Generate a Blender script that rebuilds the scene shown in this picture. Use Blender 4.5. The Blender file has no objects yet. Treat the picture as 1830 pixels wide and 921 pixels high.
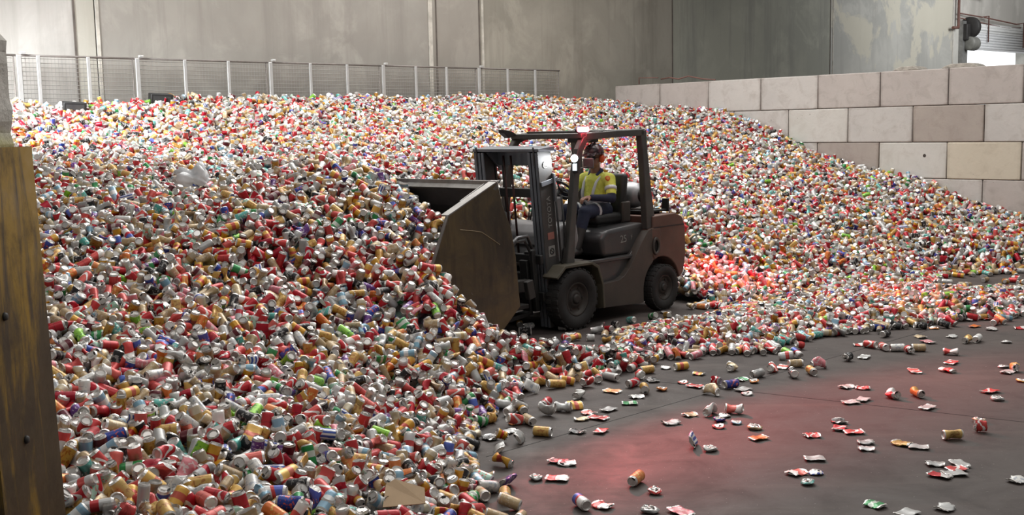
import bpy, bmesh, math, random
import numpy as np
from mathutils import Vector, Matrix

SC = bpy.context.scene
COL = SC.collection

# ------------------------------------------------------------------ camera
CF, CP, CR, CH = 1984.66, .116263, -.0204138, 2.17667
_c, _s = math.cos(CP), math.sin(CP)
FWD = np.array([0, _c, -_s]); _u0 = np.array([0, _s, _c]); _r0 = np.array([1., 0, 0])
RGT = math.cos(CR)*_r0 + math.sin(CR)*_u0
UPV = -math.sin(CR)*_r0 + math.cos(CR)*_u0
CAMP = np.array([0, 0, CH])
cam = bpy.data.cameras.new('camera'); camo = bpy.data.objects.new('camera', cam); COL.objects.link(camo)
cam.sensor_width = 36.0; cam.lens = CF/1830*36; cam.clip_end = 200
camo.matrix_world = Matrix(((RGT[0], UPV[0], -FWD[0], 0), (RGT[1], UPV[1], -FWD[1], 0), (RGT[2], UPV[2], -FWD[2], CH), (0, 0, 0, 1)))
SC.camera = camo

def project(P):
    d = np.asarray(P, float) - CAMP; z = d @ FWD
    return 915 + CF*(d @ RGT)/z, 460.5 - CF*(d @ UPV)/z, z

# ------------------------------------------------------------------ light
SC.view_settings.view_transform = 'Standard'; SC.view_settings.look = 'None'
SC.view_settings.exposure = 0.0; SC.view_settings.gamma = 1.0; SC.view_settings.use_curve_mapping = False
SC.cycles.max_bounces = 6; SC.cycles.diffuse_bounces = 3; SC.cycles.glossy_bounces = 3
SC.cycles.sample_clamp_indirect = 4.0
W = bpy.data.worlds.new('hall_air'); SC.world = W; W.use_nodes = True
bg = W.node_tree.nodes['Background']; bg.inputs[0].default_value = (1.0, .97, .93, 1); bg.inputs[1].default_value = 0.22

def area(name, loc, target, sx, sy, power, col=(1, 1, 1), spread=180):
    l = bpy.data.lights.new(name, 'AREA'); l.shape = 'RECTANGLE'; l.size = sx; l.size_y = sy
    l.energy = power; l.color = col; l.spread = math.radians(spread)
    o = bpy.data.objects.new(name, l); COL.objects.link(o); o.location = loc
    o.rotation_euler = (Vector(target)-Vector(loc)).to_track_quat('-Z', 'Y').to_euler()
    return o
area('skylight_strip', (-2, 18, 9.5), (-1.2, 12.5, 0), 14, 5, 1650, (1.0, .98, .945))
area('skylight_strip', (4, 13, 9.5), (3.5, 11.5, 0), 10, 4, 560, (1.0, .985, .96))
area('skylight_strip', (0, 5, 9.0), (0, 8, 0), 12, 4, 230, (1.0, .97, .93))
area('side_area_light', (-7.7, 12.3, 4.1), (-5.9, 15.0, 2.4), 1.6, 1.6, 150, (.95, .98, 1.0), 80)  # daylight from the doorway on the left
area('side_area_light', (16.5, 29, 7.0), (13.5, 35, 4.8), 4, 3, 400, (.98, .99, 1.0))  # added fill light for the roller door curtain and right wall, no doorway here

# ------------------------------------------------------------------ helpers
def tag(o, label=None, cat=None, group=None, kind=None):
    if label: o['label'] = label
    if cat: o['category'] = cat
    if group: o['group'] = group
    if kind: o['kind'] = kind
    return o

def empty(name, loc=(0, 0, 0), rz=0.0):
    o = bpy.data.objects.new(name, None); COL.objects.link(o); o.empty_display_size = .1
    o.location = loc; o.rotation_euler = (0, 0, rz); return o

class MB:
    def __init__(s): s.bm = bmesh.new(); s.mi = 0
    def _fin(s, faces, smooth=False):
        for f in faces: f.material_index = s.mi; f.smooth = smooth
    def box(s, c, size, rot=None, bev=0.0):
        m = Matrix.Translation(c)
        if rot is not None: m = m @ (rot if isinstance(rot, Matrix) else Matrix.Rotation(rot[1], 4, rot[0]))
        m = m @ Matrix.Diagonal((*size, 1))
        r = bmesh.ops.create_cube(s.bm, size=1, matrix=m)
        vs = r['verts']; fs = {f for v in vs for f in v.link_faces}; s._fin(fs)
        if bev: s._bev({e for v in vs for e in v.link_edges}, bev)
        return s
    def _bev(s, edges, b, seg=2):
        edges = [e for e in edges if len(e.link_faces) == 2 and e.calc_face_angle(0) > .5]
        r = bmesh.ops.bevel(s.bm, geom=edges, offset=b, segments=seg, profile=.5, affect='EDGES', clamp_overlap=True)
        for f in r['faces']: f.material_index = s.mi; f.smooth = True
    def prism(s, pts, y0, y1, bev=0.0, seg=2):          # outline in x,z extruded along y
        a = [s.bm.verts.new((x, y0, z)) for x, z in pts]; b = [s.bm.verts.new((x, y1, z)) for x, z in pts]
        n = len(pts); fs = [s.bm.faces.new(a), s.bm.faces.new(b[::-1])]
        for i in range(n): j = (i+1) % n; fs.append(s.bm.faces.new((a[j], a[i], b[i], b[j])))
        bmesh.ops.recalc_face_normals(s.bm, faces=fs); s._fin(fs)
        if bev: s._bev({e for f in fs for e in f.edges}, bev, seg)
        return s
    def tube(s, pts, r, seg=8, caps=True, flat=None):
        pts = [Vector(p) for p in pts]; n = len(pts); rings = []
        rr = r if hasattr(r, '__len__') else [r]*n
        t0 = (pts[1]-pts[0]).normalized(); ref = Vector((0, 0, 1)) if abs(t0.z) < .9 else Vector((1, 0, 0))
        u = t0.cross(ref).normalized()
        for i, p in enumerate(pts):
            t = ((pts[min(i+1, n-1)]-p).normalized() + (p-pts[max(i-1, 0)]).normalized())
            t = t.normalized() if t.length > 1e-6 else t0
            u = (u - t*u.dot(t)).normalized(); v = t.cross(u)
            fx = flat if flat else 1.0
            rings.append([s.bm.verts.new(p + (u*math.cos(a) + v*math.sin(a)*fx)*rr[i]) for a in [2*math.pi*k/seg for k in range(seg)]])
        fs = []
        for i in range(n-1):
            for k in range(seg): l = (k+1) % seg; fs.append(s.bm.faces.new((rings[i][k], rings[i][l], rings[i+1][l], rings[i+1][k])))
        s._fin(fs, seg > 5)
        if caps: c = [s.bm.faces.new(rings[0][::-1]), s.bm.faces.new(rings[-1])]; s._fin(c)
        return s
    def lathe(s, prof, c, axis='Y', seg=24, a0=0.0, closed=False):   # prof of (r, h)
        R = {'Y': Matrix.Rotation(-math.pi/2, 4, 'X'), 'Z': Matrix.Identity(4), 'X': Matrix.Rotation(math.pi/2, 4, 'Y')}[axis]
        M = Matrix.Translation(c) @ R; rings = []
        for r, h in prof:
            rings.append([s.bm.verts.new(M @ Vector((r*math.cos(a), r*math.sin(a), h))) for a in [2*math.pi*k/seg+a0 for k in range(seg)]])
        fs = []
        m = len(prof); rng = range(m if closed else m-1)
        for i in rng:
            q = (i+1) % m
            for k in range(seg): l = (k+1) % seg; fs.append(s.bm.faces.new((rings[i][k], rings[i][l], rings[q][l], rings[q][k])))
        s._fin(fs, True)
        if not closed: s._fin([s.bm.faces.new(rings[0][::-1]), s.bm.faces.new(rings[-1])])
        return s
    def cap(s, p0, p1, r0, r1, seg=14):                 # tapered capsule
        p0 = Vector(p0); p1 = Vector(p1); d = p1-p0; L = max(d.length, 1e-5); t = d/L
        pts, rr = [], []
        for a in (80, 60, 35, 12): pts.append(p0 - t*r0*math.sin(math.radians(a))); rr.append(r0*math.cos(math.radians(a)))
        for a in (-12, -35, -60, -80): pts.append(p1 + t*r1*math.sin(math.radians(-a))); rr.append(r1*math.cos(math.radians(a)))
        return s.tube(pts, rr, seg)
    def ball(s, c, rad, seg=16, rot=None):
        m = Matrix.Translation(c)
        if rot is not None: m = m @ rot
        m = m @ Matrix.Diagonal((*rad, 1))
        r = bmesh.ops.create_uvsphere(s.bm, u_segments=seg, v_segments=seg//2+2, radius=1, matrix=m)
        s._fin({f for v in r['verts'] for f in v.link_faces}, True); return s
    def build(s, name, mats, parent=None, recalc=True):
        if recalc: bmesh.ops.recalc_face_normals(s.bm, faces=s.bm.faces)
        me = bpy.data.meshes.new(name); s.bm.to_mesh(me); s.bm.free()
        for m in (mats if isinstance(mats, (list, tuple)) else [mats]): me.materials.append(m)
        o = bpy.data.objects.new(name, me); COL.objects.link(o); o.parent = parent
        return o

def remesh(o, voxel, smooth=6):
    m = o.modifiers.new('r', 'REMESH'); m.mode = 'VOXEL'; m.voxel_size = voxel; m.use_smooth_shade = True
    k = o.modifiers.new('s', 'SMOOTH'); k.iterations = smooth; k.factor = .5
    dg = bpy.context.evaluated_depsgraph_get(); me = bpy.data.meshes.new_from_object(o.evaluated_get(dg))
    mats = list(o.data.materials); o.modifiers.clear(); o.data = me
    if not len(me.materials):
        for q in mats: me.materials.append(q)
    me.polygons.foreach_set('use_smooth', [True]*len(me.polygons))
    return o

class NT:
    def __init__(s, name):
        s.m = bpy.data.materials.new(name); s.m.use_nodes = True; s.t = s.m.node_tree; s.b = s.t.nodes['Principled BSDF']
    def n(s, typ, **kw):
        x = s.t.nodes.new(typ)
        for k, v in kw.items():
            if k.startswith('i_'): x.inputs[k[2:].replace('_', ' ')].default_value = v
            else: setattr(x, k, v)
        return x
    def l(s, a, b): s.t.links.new(a, b)
    def math(s, op, a, b=0.0, c=0.0):
        x = s.t.nodes.new('ShaderNodeMath'); x.operation = op
        for i, v in enumerate((a, b, c)):
            if isinstance(v, (int, float)): x.inputs[i].default_value = v
            else: s.l(v, x.inputs[i])
        return x.outputs[0]
    def mix(s, f, a, b, blend='MIX'):
        x = s.t.nodes.new('ShaderNodeMix'); x.data_type = 'RGBA'; x.blend_type = blend
        for i, v in ((0, f), (6, a), (7, b)):
            if isinstance(v, (int, float)): x.inputs[i].default_value = v
            elif isinstance(v, tuple): x.inputs[i].default_value = (*v, 1) if len(v) == 3 else v
            else: s.l(v, x.inputs[i])
        return x.outputs[2]
    def noise(s, scale, detail=4, rough=.55, vec=None, dist=0.0):
        x = s.n('ShaderNodeTexNoise'); x.inputs['Scale'].default_value = scale; x.inputs['Detail'].default_value = detail
        x.inputs['Roughness'].default_value = rough; x.inputs['Distortion'].default_value = dist
        if vec is not None: s.l(vec, x.inputs['Vector'])
        return x.outputs['Fac']
    def ramp(s, f, a, b, lo=0.0, hi=1.0):
        x = s.n('ShaderNodeMapRange'); x.inputs[1].default_value = a; x.inputs[2].default_value = b
        x.inputs[3].default_value = lo; x.inputs[4].default_value = hi; x.clamp = True; s.l(f, x.inputs[0]); return x.outputs[0]
    def coord(s, kind='Object', scale=None, loc=(0, 0, 0)):
        x = s.n('ShaderNodeTexCoord').outputs[kind]
        if scale:
            m = s.n('ShaderNodeMapping'); m.inputs['Scale'].default_value = scale; m.inputs['Location'].default_value = loc; s.l(x, m.inputs[0]); x = m.outputs[0]
        return x
    def bump(s, h, strength=.3, dist=.02):
        x = s.n('ShaderNodeBump'); x.inputs['Strength'].default_value = strength; x.inputs['Distance'].default_value = dist
        s.l(h, x.inputs['Height']); s.l(x.outputs[0], s.b.inputs['Normal'])
    def fin(s, col=None, rough=None, metal=None):
        for k, v in (('Base Color', col), ('Roughness', rough), ('Metallic', metal)):
            if v is None: continue
            if isinstance(v, tuple): s.b.inputs[k].default_value = (*v, 1)
            elif isinstance(v, (int, float)): s.b.inputs[k].default_value = v
            else: s.l(v, s.b.inputs[k])
        return s.m

def simple(name, col, rough=.6, metal=0.0, var=.25, scale=6.0, dust=None, dustamt=.5):
    t = NT(name); v = t.coord(); n = t.noise(scale, 5, .6, v)
    c = t.mix(t.ramp(n, .3, .7), tuple(x*(1-var) for x in col), tuple(min(1, x*(1+var)) for x in col))
    if dust: c = t.mix(t.ramp(t.noise(scale*.6, 6, .65, v), .45, .7, 0, dustamt), c, dust)
    t.bump(t.noise(scale*9, 3, .6, v), .08, .005)
    return t.fin(c, rough, metal)

def emit(name, col, power):
    t = NT(name); t.b.inputs['Emission Color'].default_value = (*col, 1); t.b.inputs['Emission Strength'].default_value = power
    return t.fin(col, .4)

def text_mesh(body, name, size, mat, parent, M, ext=.0015):
    cu = bpy.data.curves.new(name, 'FONT'); cu.body = body; cu.size = size; cu.extrude = ext; cu.align_x = 'CENTER'; cu.align_y = 'CENTER'
    tmp = bpy.data.objects.new(name+'_src', cu); COL.objects.link(tmp)
    me = bpy.data.meshes.new_from_object(tmp.evaluated_get(bpy.context.evaluated_depsgraph_get()))
    bpy.data.objects.remove(tmp); bpy.data.curves.remove(cu)
    me.materials.clear(); me.materials.append(mat)
    o = bpy.data.objects.new(name, me); COL.objects.link(o); o.parent = parent; o.matrix_local = M; return o

# ------------------------------------------------------------------ the hall
ANG = .751862
J0 = np.array([3.85772, 21.71474, 0.]); DV = np.array([math.sin(ANG), -math.cos(ANG), 0]); EV = np.array([math.cos(ANG), math.sin(ANG), 0])
def wp(s, u, z=0.0):            # s along the back wall, u out from it towards the camera side
    q = J0 + EV*s + DV*u; return (q[0], q[1], z)
WU = -2.85                       # the back wall's face

def floor_mat():
    t = NT('floor_concrete'); v = t.coord('Object')
    a = t.noise(.35, 6, .6, v); b = t.noise(2.2, 8, .65, v, .6); c = t.noise(28, 4, .6, v)
    m = t.n('ShaderNodeMapping'); m.inputs['Rotation'].default_value = (0, 0, .78); m.inputs['Scale'].default_value = (.25, 2.4, 1); t.l(v, m.inputs[0])
    d = t.noise(1.1, 6, .6, m.outputs[0], .3)
    col = t.mix(t.ramp(a, .35, .65), (.044, .034, .031), (.074, .058, .052))
    col = t.mix(t.ramp(b, .5, .75, 0, .55), col, (.030, .025, .024))
    col = t.mix(t.ramp(d, .52, .75, 0, .5), col, (.125, .098, .084))
    col = t.mix(t.ramp(t.noise(60, 2, .5, v), .70, .76, 0, .7), col, (.30, .27, .25))
    t.bump(t.math('ADD', t.math('MULTIPLY', c, .6), b), .25, .01)
    return t.fin(col, t.ramp(b, .3, .7, .62, .82), 0.0)
FM = floor_mat()
b = MB(); b.box((0, 20, -.1), (70, 70, .2)); tag(b.build('floor', FM), kind='structure')
b = MB()
for p, q, w in (((1.2, 9.3), (5.9, 6.4), .008), ((-.2, 7.2), (5.0, 12.0), .006)):
    a_ = math.atan2(q[1]-p[1], q[0]-p[0]); L = math.hypot(q[0]-p[0], q[1]-p[1])
    b.box(((p[0]+q[0])/2, (p[1]+q[1])/2, .0005), (L, w, .002), ('Z', a_))
tag(b.build('trim_1', simple('joint_filler', (.02, .017, .016), .8)), kind='structure')

def wall_mat(name, base, alt, dark, seed, cream=0.0):
    t = NT(name); v = t.coord('Object', (1, 1, 1), (seed*7.3, seed*3.1, 0))
    a = t.noise(.28, 6, .6, v, .8); b = t.noise(.9, 8, .65, v, .5); c = t.noise(6, 6, .6, v)
    m = t.n('ShaderNodeMapping'); m.inputs['Scale'].default_value = (1.6, 1.6, .12); t.l(v, m.inputs[0]); d = t.noise(1.3, 6, .65, m.outputs[0])
    col = t.mix(t.ramp(a, .42, .58), tuple(x*.97 for x in base), tuple(x*1.04 for x in alt))
    col = t.mix(t.ramp(b, .5, .60, 0, .6), col, tuple(x*1.2 for x in alt))
    col = t.mix(t.ramp(d, .50, .64, 0, .65), col, dark)
    if cream: col = t.mix(t.ramp(t.noise(.42, 7, .6, v, .4), .50, .53, 0, cream), col, (.60, .57, .47))
    col = t.mix(t.ramp(c, .62, .8, 0, .35), col, dark)
    t.bump(c, .12, .01)
    return t.fin(col, .85)
PANELS = [  # s0, s1, material params
    (-16, -12.32, (.44, .42, .39), (.48, .46, .43), (.36, .34, .31), 1, 0),
    (-12.30, -11.12, (.46, .44, .41), (.50, .48, .45), (.38, .36, .33), 2, 0),
    (-11.10, -10.81, (.52, .50, .44), (.54, .52, .46), (.44, .42, .36), 3, 0),
    (-10.79, -4.60, (.32, .30, .27), (.37, .35, .315), (.27, .25, .225), 4, 0),
    (-4.58, -3.36, (.31, .285, .25), (.335, .31, .275), (.25, .23, .20), 5, 0),
    (-3.34, 2.47, (.30, .28, .235), (.36, .335, .285), (.235, .215, .18), 6, 0),
    (2.49, 9.14, (.32, .325, .28), (.36, .36, .305), (.25, .25, .225), 7, 0),
    (9.16, 16.2, (.42, .42, .39), (.46, .455, .42), (.36, .355, .33), 8, .8),
    (16.22, 16.86, (.52, .51, .48), (.55, .54, .50), (.46, .45, .42), 9, 0),
]
for k, (s0, s1, c1, c2, c3, sd, cr) in enumerate(PANELS):
    b = MB(); p = np.array(wp((s0+s1)/2, WU-.15)); b.box((p[0], p[1], 5), (s1-s0, .3, 10), ('Z', ANG), .006)
    tag(b.build('wall_back', wall_mat('wall_concrete_%d' % sd, c1, c2, c3, sd, cr)), kind='structure')
# the wall round the roller door: left of it, above it and right of it
DS0, DS1, DZ = 16.86, 21.6, 5.22
RM = wall_mat('wall_concrete_10', (.52, .50, .46), (.56, .54, .50), (.44, .43, .39), 10)
b = MB(); p = wp((DS0+DS1)/2, WU-.15); b.box((p[0], p[1], (DZ+10)/2), (DS1-DS0, .3, 10-DZ), ('Z', ANG))
p = wp(DS1+4.2, WU-.15); b.box((p[0], p[1], 5), (8.4, .3, 10), ('Z', ANG)); tag(b.build('wall_back', RM), kind='structure')
b = MB(); p = wp(-3.9, WU-.5); b.box((p[0], p[1], 5), (27, .3, 10), ('Z', ANG)); tag(b.build('wall_back', simple('wall_seam', (.10, .09, .08), .9)), kind='structure')

# ribs, seams and stains with their own shape on the back wall
seam = simple('seam_dark', (.13, .11, .095), .9)
pale = simple('seam_pale', (.56, .53, .47), .85)
b = MB()
for s_ in (-11.11, -4.41, -3.35, 2.48, 9.15):
    p = wp(s_, WU+.004); b.box((p[0], p[1], 5), (.030, .012, 10), ('Z', ANG))
tag(b.build('trim_2', seam), kind='structure')
b = MB()
for s_, w in ((-10.77, .05), (-4.55, .09), (-3.27, .05), (9.28, .03), (16.25, .04)):
    p = wp(s_, WU+.003); b.box((p[0], p[1], 5), (w, .02, 10), ('Z', ANG))
tag(b.build('trim_3', pale), kind='structure')

# roller door
door = empty('door_1', wp((DS0+DS1)/2, WU+.05, 0), ANG); tag(door, kind='structure')
slat = simple('galvanised_slat', (.82, .83, .84), .45, .05, .05)
HW = (DS1-DS0)/2
b = MB()
z = 4.42
while z < 4.86:
    b.tube([(-HW, -.05, z), (HW, -.05, z)], .045, 8); z += .085
b.box((0, -.05, 4.37), (2*HW, .05, .07)); b.build('door_curtain', slat, door)
b = MB()
for k in range(7): b.tube([(-HW+.08, .09-.19*math.sin(.45*k+.3), 5.0+.19*math.cos(.45*k+.3)), (HW-.02, .09-.19*math.sin(.45*k+.3), 5.0+.19*math.cos(.45*k+.3))], .03, 6)
b.tube([(-HW+.08, .09, 5.0), (HW-.02, .09, 5.0)], .20, 20)
b.build('curtain_roll', simple('door_white', (.80, .81, .80), .5, 0, .05), door)
b = MB(); b.box((-HW-.06, .02, 2.6), (.34, .22, 5.2)); b.box((HW+.02, -.12, 2.4), (.09, .1, 4.8)); b.build('door_frame', simple('door_guide', (.28, .28, .27), .5, .4), door)
dk = simple('motor_black', (.03, .028, .027), .6)
mo = MB(); mo.lathe([(.05, -.1), (.30, -.1), (.33, -.06), (.33, .06), (.30, .1), (.05, .1)], (-HW+.10, -.16, 5.0), 'X', 20)
mo.box((-HW-.02, -.14, 4.85), (.4, .16, .5), None, .03)
mo.mi = 1; mo.lathe([(.06, -.22), (.20, -.22), (.22, -.18), (.22, .2), (.15, .26), (.05, .3)], (-HW+.12, -.2, 4.50), 'X', 16)
mo.build('door_motor', [dk, simple('motor_grey', (.22, .22, .20), .5)], door)
# the bright yard beyond the roller door
b = MB(); p = wp((DS0+DS1)/2+9, WU-5); b.box((p[0], p[1], 3), (34, .1, 9), ('Z', ANG))
tag(b.build('sky_outside', emit('daylit_sky', (.93, .98, 1.0), 1.6)), kind='structure')

pipe = simple('red_pipe', (.42, .16, .15), .5)
rust = simple('rusty_pipe', (.16, .075, .06), .6)
b = MB(); b.tube([wp(10.2, WU+.25, 6.45), wp(18.0, WU+.25, 5.98)], .035, 8); tag(b.build('fire_pipe', pipe), 'pale red fire sprinkler pipe running along the top of the back wall', 'pipe')
b = MB(); b.tube([wp(16.35, WU+.12, 9.5), wp(16.35, WU+.12, 5.05), wp(16.3, WU+.14, 4.97), wp(15.9, WU+.16, 4.95)], .045, 8)
tag(b.build('downpipe', rust), 'dark red vertical pipe with hooked end left of the roller door', 'pipe')
b = MB(); b.tube([wp(16.4, WU+.1, 5.42), wp(17.8, WU+.2, 5.36), wp(18.3, WU+.2, 5.42), wp(18.3, WU+.2, 4.6)], .022, 6)
b.tube([wp(18.0, WU+.2, 5.36), wp(20.4, WU+.2, 5.26), wp(21.0, WU+.2, 5.33), wp(21.0, WU+.2, 4.5)], .022, 6)
b.tube([wp(16.4, WU+.1, 5.28), wp(19.8, WU+.1, 5.12), wp(21.0, WU+.1, 5.18)], .018, 6)
tag(b.build('bent_conduit', rust), 'thin rusty bent conduit hanging in front of the roller door', 'pipe')

# near column at the frame's left: concrete pillar cased in yellow steel
colm = empty('wall_pillar', (-2.250, 4.02, 0), .0); colm.rotation_euler = (0, -.023, 0); tag(colm, 'rough pale concrete pillar cased in rusty yellow steel at the doorway', 'pillar')
t = NT('pillar_concrete'); v = t.coord(); n = t.noise(7, 8, .7, v)
c = t.mix(t.ramp(n, .35, .65), (.52, .49, .44), (.68, .65, .60)); c = t.mix(t.ramp(t.noise(24, 5, .7, v), .6, .72, 0, .7), c, (.24, .20, .17))
sep = t.n('ShaderNodeSeparateXYZ'); t.l(v, sep.inputs[0])
c = t.mix(t.ramp(t.math('ADD', sep.outputs[2], t.math('MULTIPLY', t.noise(5, 3, .5, v), .1)), 2.26, 2.20, 0, .6), c, (.42, .40, .10))
t.bump(n, .8, .03); PC = t.fin(c, .9)
bm = MB(); rnd = random.Random(4)
zs = [2.1+.045*i for i in range(46)]
for i in range(len(zs)-1):
    pass
prof = []
for zz in zs:
    w = .222+.004*math.sin(zz*31)+.004*math.sin(zz*77)
    if zz > 2.62: w = .193+.005*math.sin(zz*17)
    if abs(zz-2.62) < .03: w -= .02
    prof.append(w)
rings = []
for zz, w in zip(zs, prof):
    X1 = w+.11; ring = []
    for (x, y) in ((-.5, 0), (-.2, 0), (.05, .0), (X1-.03, .004), (X1, .035), (X1, .25), (X1, .42), (-.5, .42)):
        j = rnd.uniform(-.004, .004) if x > 0 else 0
        ring.append(bm.bm.verts.new((x+j, y+j, zz)))
    rings.append(ring)
for i in range(len(rings)-1):
    for k in range(8): l = (k+1) % 8; bm.bm.faces.new((rings[i][k], rings[i][l], rings[i+1][l], rings[i+1][k])).smooth = k in (3, 4)
bm.bm.faces.new(rings[0][::-1]); bm.bm.faces.new(rings[-1]); bm.build('pillar_core', PC, colm)
t = NT('yellow_rusty_steel'); v = t.coord(); m = t.n('ShaderNodeMapping'); m.inputs['Scale'].default_value = (5, 5, .8); t.l(v, m.inputs[0])
n1 = t.noise(1.6, 8, .7, m.outputs[0], .5); n2 = t.noise(6, 8, .7, v)
sep = t.n('ShaderNodeSeparateXYZ'); t.l(v, sep.inputs[0])
wear = t.math('ADD', n1, t.ramp(sep.outputs[2], 1.0, 2.15, .15, -.06))       # paint scuffed off the lower plate
c = t.mix(t.ramp(wear, .44, .60), (.36, .215, .016), (.075, .048, .019)); c = t.mix(t.ramp(n2, .5, .7, 0, .65), c, (.05, .03, .018))
t.bump(n2, .15, .01); YM = t.fin(c, t.ramp(n2, .3, .7, .4, .65), .25)
b = MB(); b.prism([(-.5, 2.135), (.364, 2.135), (.364, 0), (-.5, 0)], -.03, .0)
b.box((.350, .2351, 1.067), (.03, .53, 2.135), None); b.box((.165, -.034, 1.06), (.018, .012, 2.1), None, .003)
b.build('steel_guard', YM, colm)
for y, zz in ((.20, 1.0), (.12, 1.50), (.30, .55)):
    b = MB(); b.lathe([(.017, .0), (.014, .010), (.004, .012)], (.365, y, zz), 'X', 10); b.build('bolt', dk, colm)

# ------------------------------------------------------------------ stacked concrete blocks
def block_mat(name, c1, c2, stain):
    t = NT(name); v = t.coord('Object'); oi = t.n('ShaderNodeObjectInfo'); ad = t.n('ShaderNodeVectorMath'); ad.operation = 'ADD'
    cb = t.n('ShaderNodeCombineXYZ'); r10 = t.math('MULTIPLY', oi.outputs['Random'], 37.0); t.l(r10, cb.inputs[0]); t.l(r10, cb.inputs[1]); t.l(v, ad.inputs[0]); t.l(cb.outputs[0], ad.inputs[1]); v = ad.outputs[0]
    c = t.mix(t.ramp(t.noise(1.4, 6, .6, v), .35, .65), c1, c2)
    c = t.mix(t.ramp(t.noise(4, 7, .7, v, .6), .50, .70, 0, .5), c, stain)
    c = t.mix(t.ramp(t.noise(17, 2, .5, v), .76, .80, 0, .75), c, (.14, .12, .10))
    sp = t.n('ShaderNodeSeparateXYZ'); t.l(t.coord('Object'), sp.inputs[0])
    edge = t.math('ADD', t.ramp(t.math('ABSOLUTE', sp.outputs[0]), .50, .60), t.ramp(t.math('ABSOLUTE', sp.outputs[2]), .25, .31))
    c = t.mix(t.math('MULTIPLY', t.ramp(t.math('MULTIPLY', edge, t.noise(9, 5, .7, v)), .18, .6), .75), c, stain)
    t.bump(t.noise(12, 6, .65, v), .3, .01)
    return t.fin(c, .88)
BMS = {'pale grey': block_mat('block_pale', (.50, .475, .45), (.56, .53, .50), (.33, .29, .26)),
       'pinkish grey': block_mat('block_pink', (.44, .395, .37), (.49, .445, .415), (.29, .25, .225)),
       'stained brownish': block_mat('block_brown', (.36, .31, .28), (.41, .36, .32), (.27, .22, .19)),
       'cream': block_mat('block_cream', (.56, .50, .40), (.60, .54, .44), (.44, .38, .30)),
       'white': block_mat('block_white', (.56, .54, .50), (.60, .575, .54), (.44, .40, .36))}
ROWS = [(0, 2.7, [(-2, 'pinkish grey'), (-1, 'pinkish grey'), (0, 'pale grey'), (1, 'pale grey'), (2, 'pinkish grey'), (3, 'pinkish grey'), (4, 'pinkish grey'), (5, 'pale grey')]),
        (1, 2.1, [(-1.5, 'pale grey'), (-.5, 'pale grey'), (.5, 'pale grey'), (1.5, 'white'), (2.5, 'pale grey'), (3.5, 'stained brownish'), (4.5, 'pale grey'), (5.5, 'pale grey')]),
        (2, 1.5, [(1, 'pale grey'), (2, 'stained brownish'), (3, 'white'), (4, 'cream'), (5, 'pinkish grey')]),
        (3, .9, [(2.5, 'pinkish grey'), (3.5, 'pale grey'), (4.5, 'pinkish grey'), (5.5, 'pinkish grey')]),
        (4, .3, [(4, 'pinkish grey'), (5, 'pinkish grey')])]
RN = ['top', 'second', 'third', 'fourth', 'lowest']
ORD = ['first', 'second', 'third', 'fourth', 'fifth', 'sixth', 'seventh', 'eighth', 'ninth']
rnd = random.Random(2)
for ri, zc, lst in ROWS:
    for k, (i, cn) in enumerate(lst):
        b = MB(); w = 1.188; b.box((0, 0, 0), (w, .6, .593), None, .016)
        for vv in b.bm.verts: vv.co += Vector((rnd.uniform(-.004, .004), rnd.uniform(-.004, .004), rnd.uniform(-.003, .003)))
        if cn == 'white' and ri == 2: b.mi = 1; b.lathe([(.006, 0), (.028, 0)], (.22, -.3005, .08), 'Y', 12); b.mi = 0
        o = b.build('concrete_block', [BMS[cn], seam]); s_ = .30; p = J0 + DV*(i+.5)*1.2 + EV*.305
        o.location = (p[0], p[1], zc); o.rotation_euler = (0, 0, ANG-math.pi/2)
        tag(o, '%s concrete block in the %s row, %s from the heap end' % (cn, RN[ri], ORD[k]), 'block', 'stacked concrete blocks of the bay wall')
lump = simple('mortar', (.36, .33, .29), .95, 0, .3, 20)
for u, L, lb in ((4.0, .5, 'flat broken mortar lump on top of the block wall, the shorter one'), (4.92, .62, 'long flat mortar slab on top of the block wall near the roller door')):
    b = MB(); rr = random.Random(int(u*10))
    pts = [(-L/2, 0), (L/2, 0), (L/2-.08, .05), (L/4, .07), (-L/4, .065), (-L/2+.05, .03)]; b.prism(pts, -.18, .18, .012)
    o = b.build('mortar_slab', lump); p = J0+DV*u+EV*.3; o.location = (p[0], p[1], 3.0); o.rotation_euler = (0, 0, ANG-math.pi/2); tag(o, lb, 'rubble')
b = MB(); b.tube([wp(.02, -1.75, 3.01), wp(.02, -1.75, 3.14), wp(.02, -1.25, 3.12)], .011, 6); b.tube([wp(.05, -1.2, 3.09), wp(.02, -.95, 3.11), wp(.0, -.72, 3.07), wp(.1, -.55, 3.12), wp(.1, -.2, 3.05), wp(.1, .1, 3.02)], .014, 6)
tag(b.build('rusty_bar', rust), 'thin bent rusty steel bar lying along the block wall top', 'bar')

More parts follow.
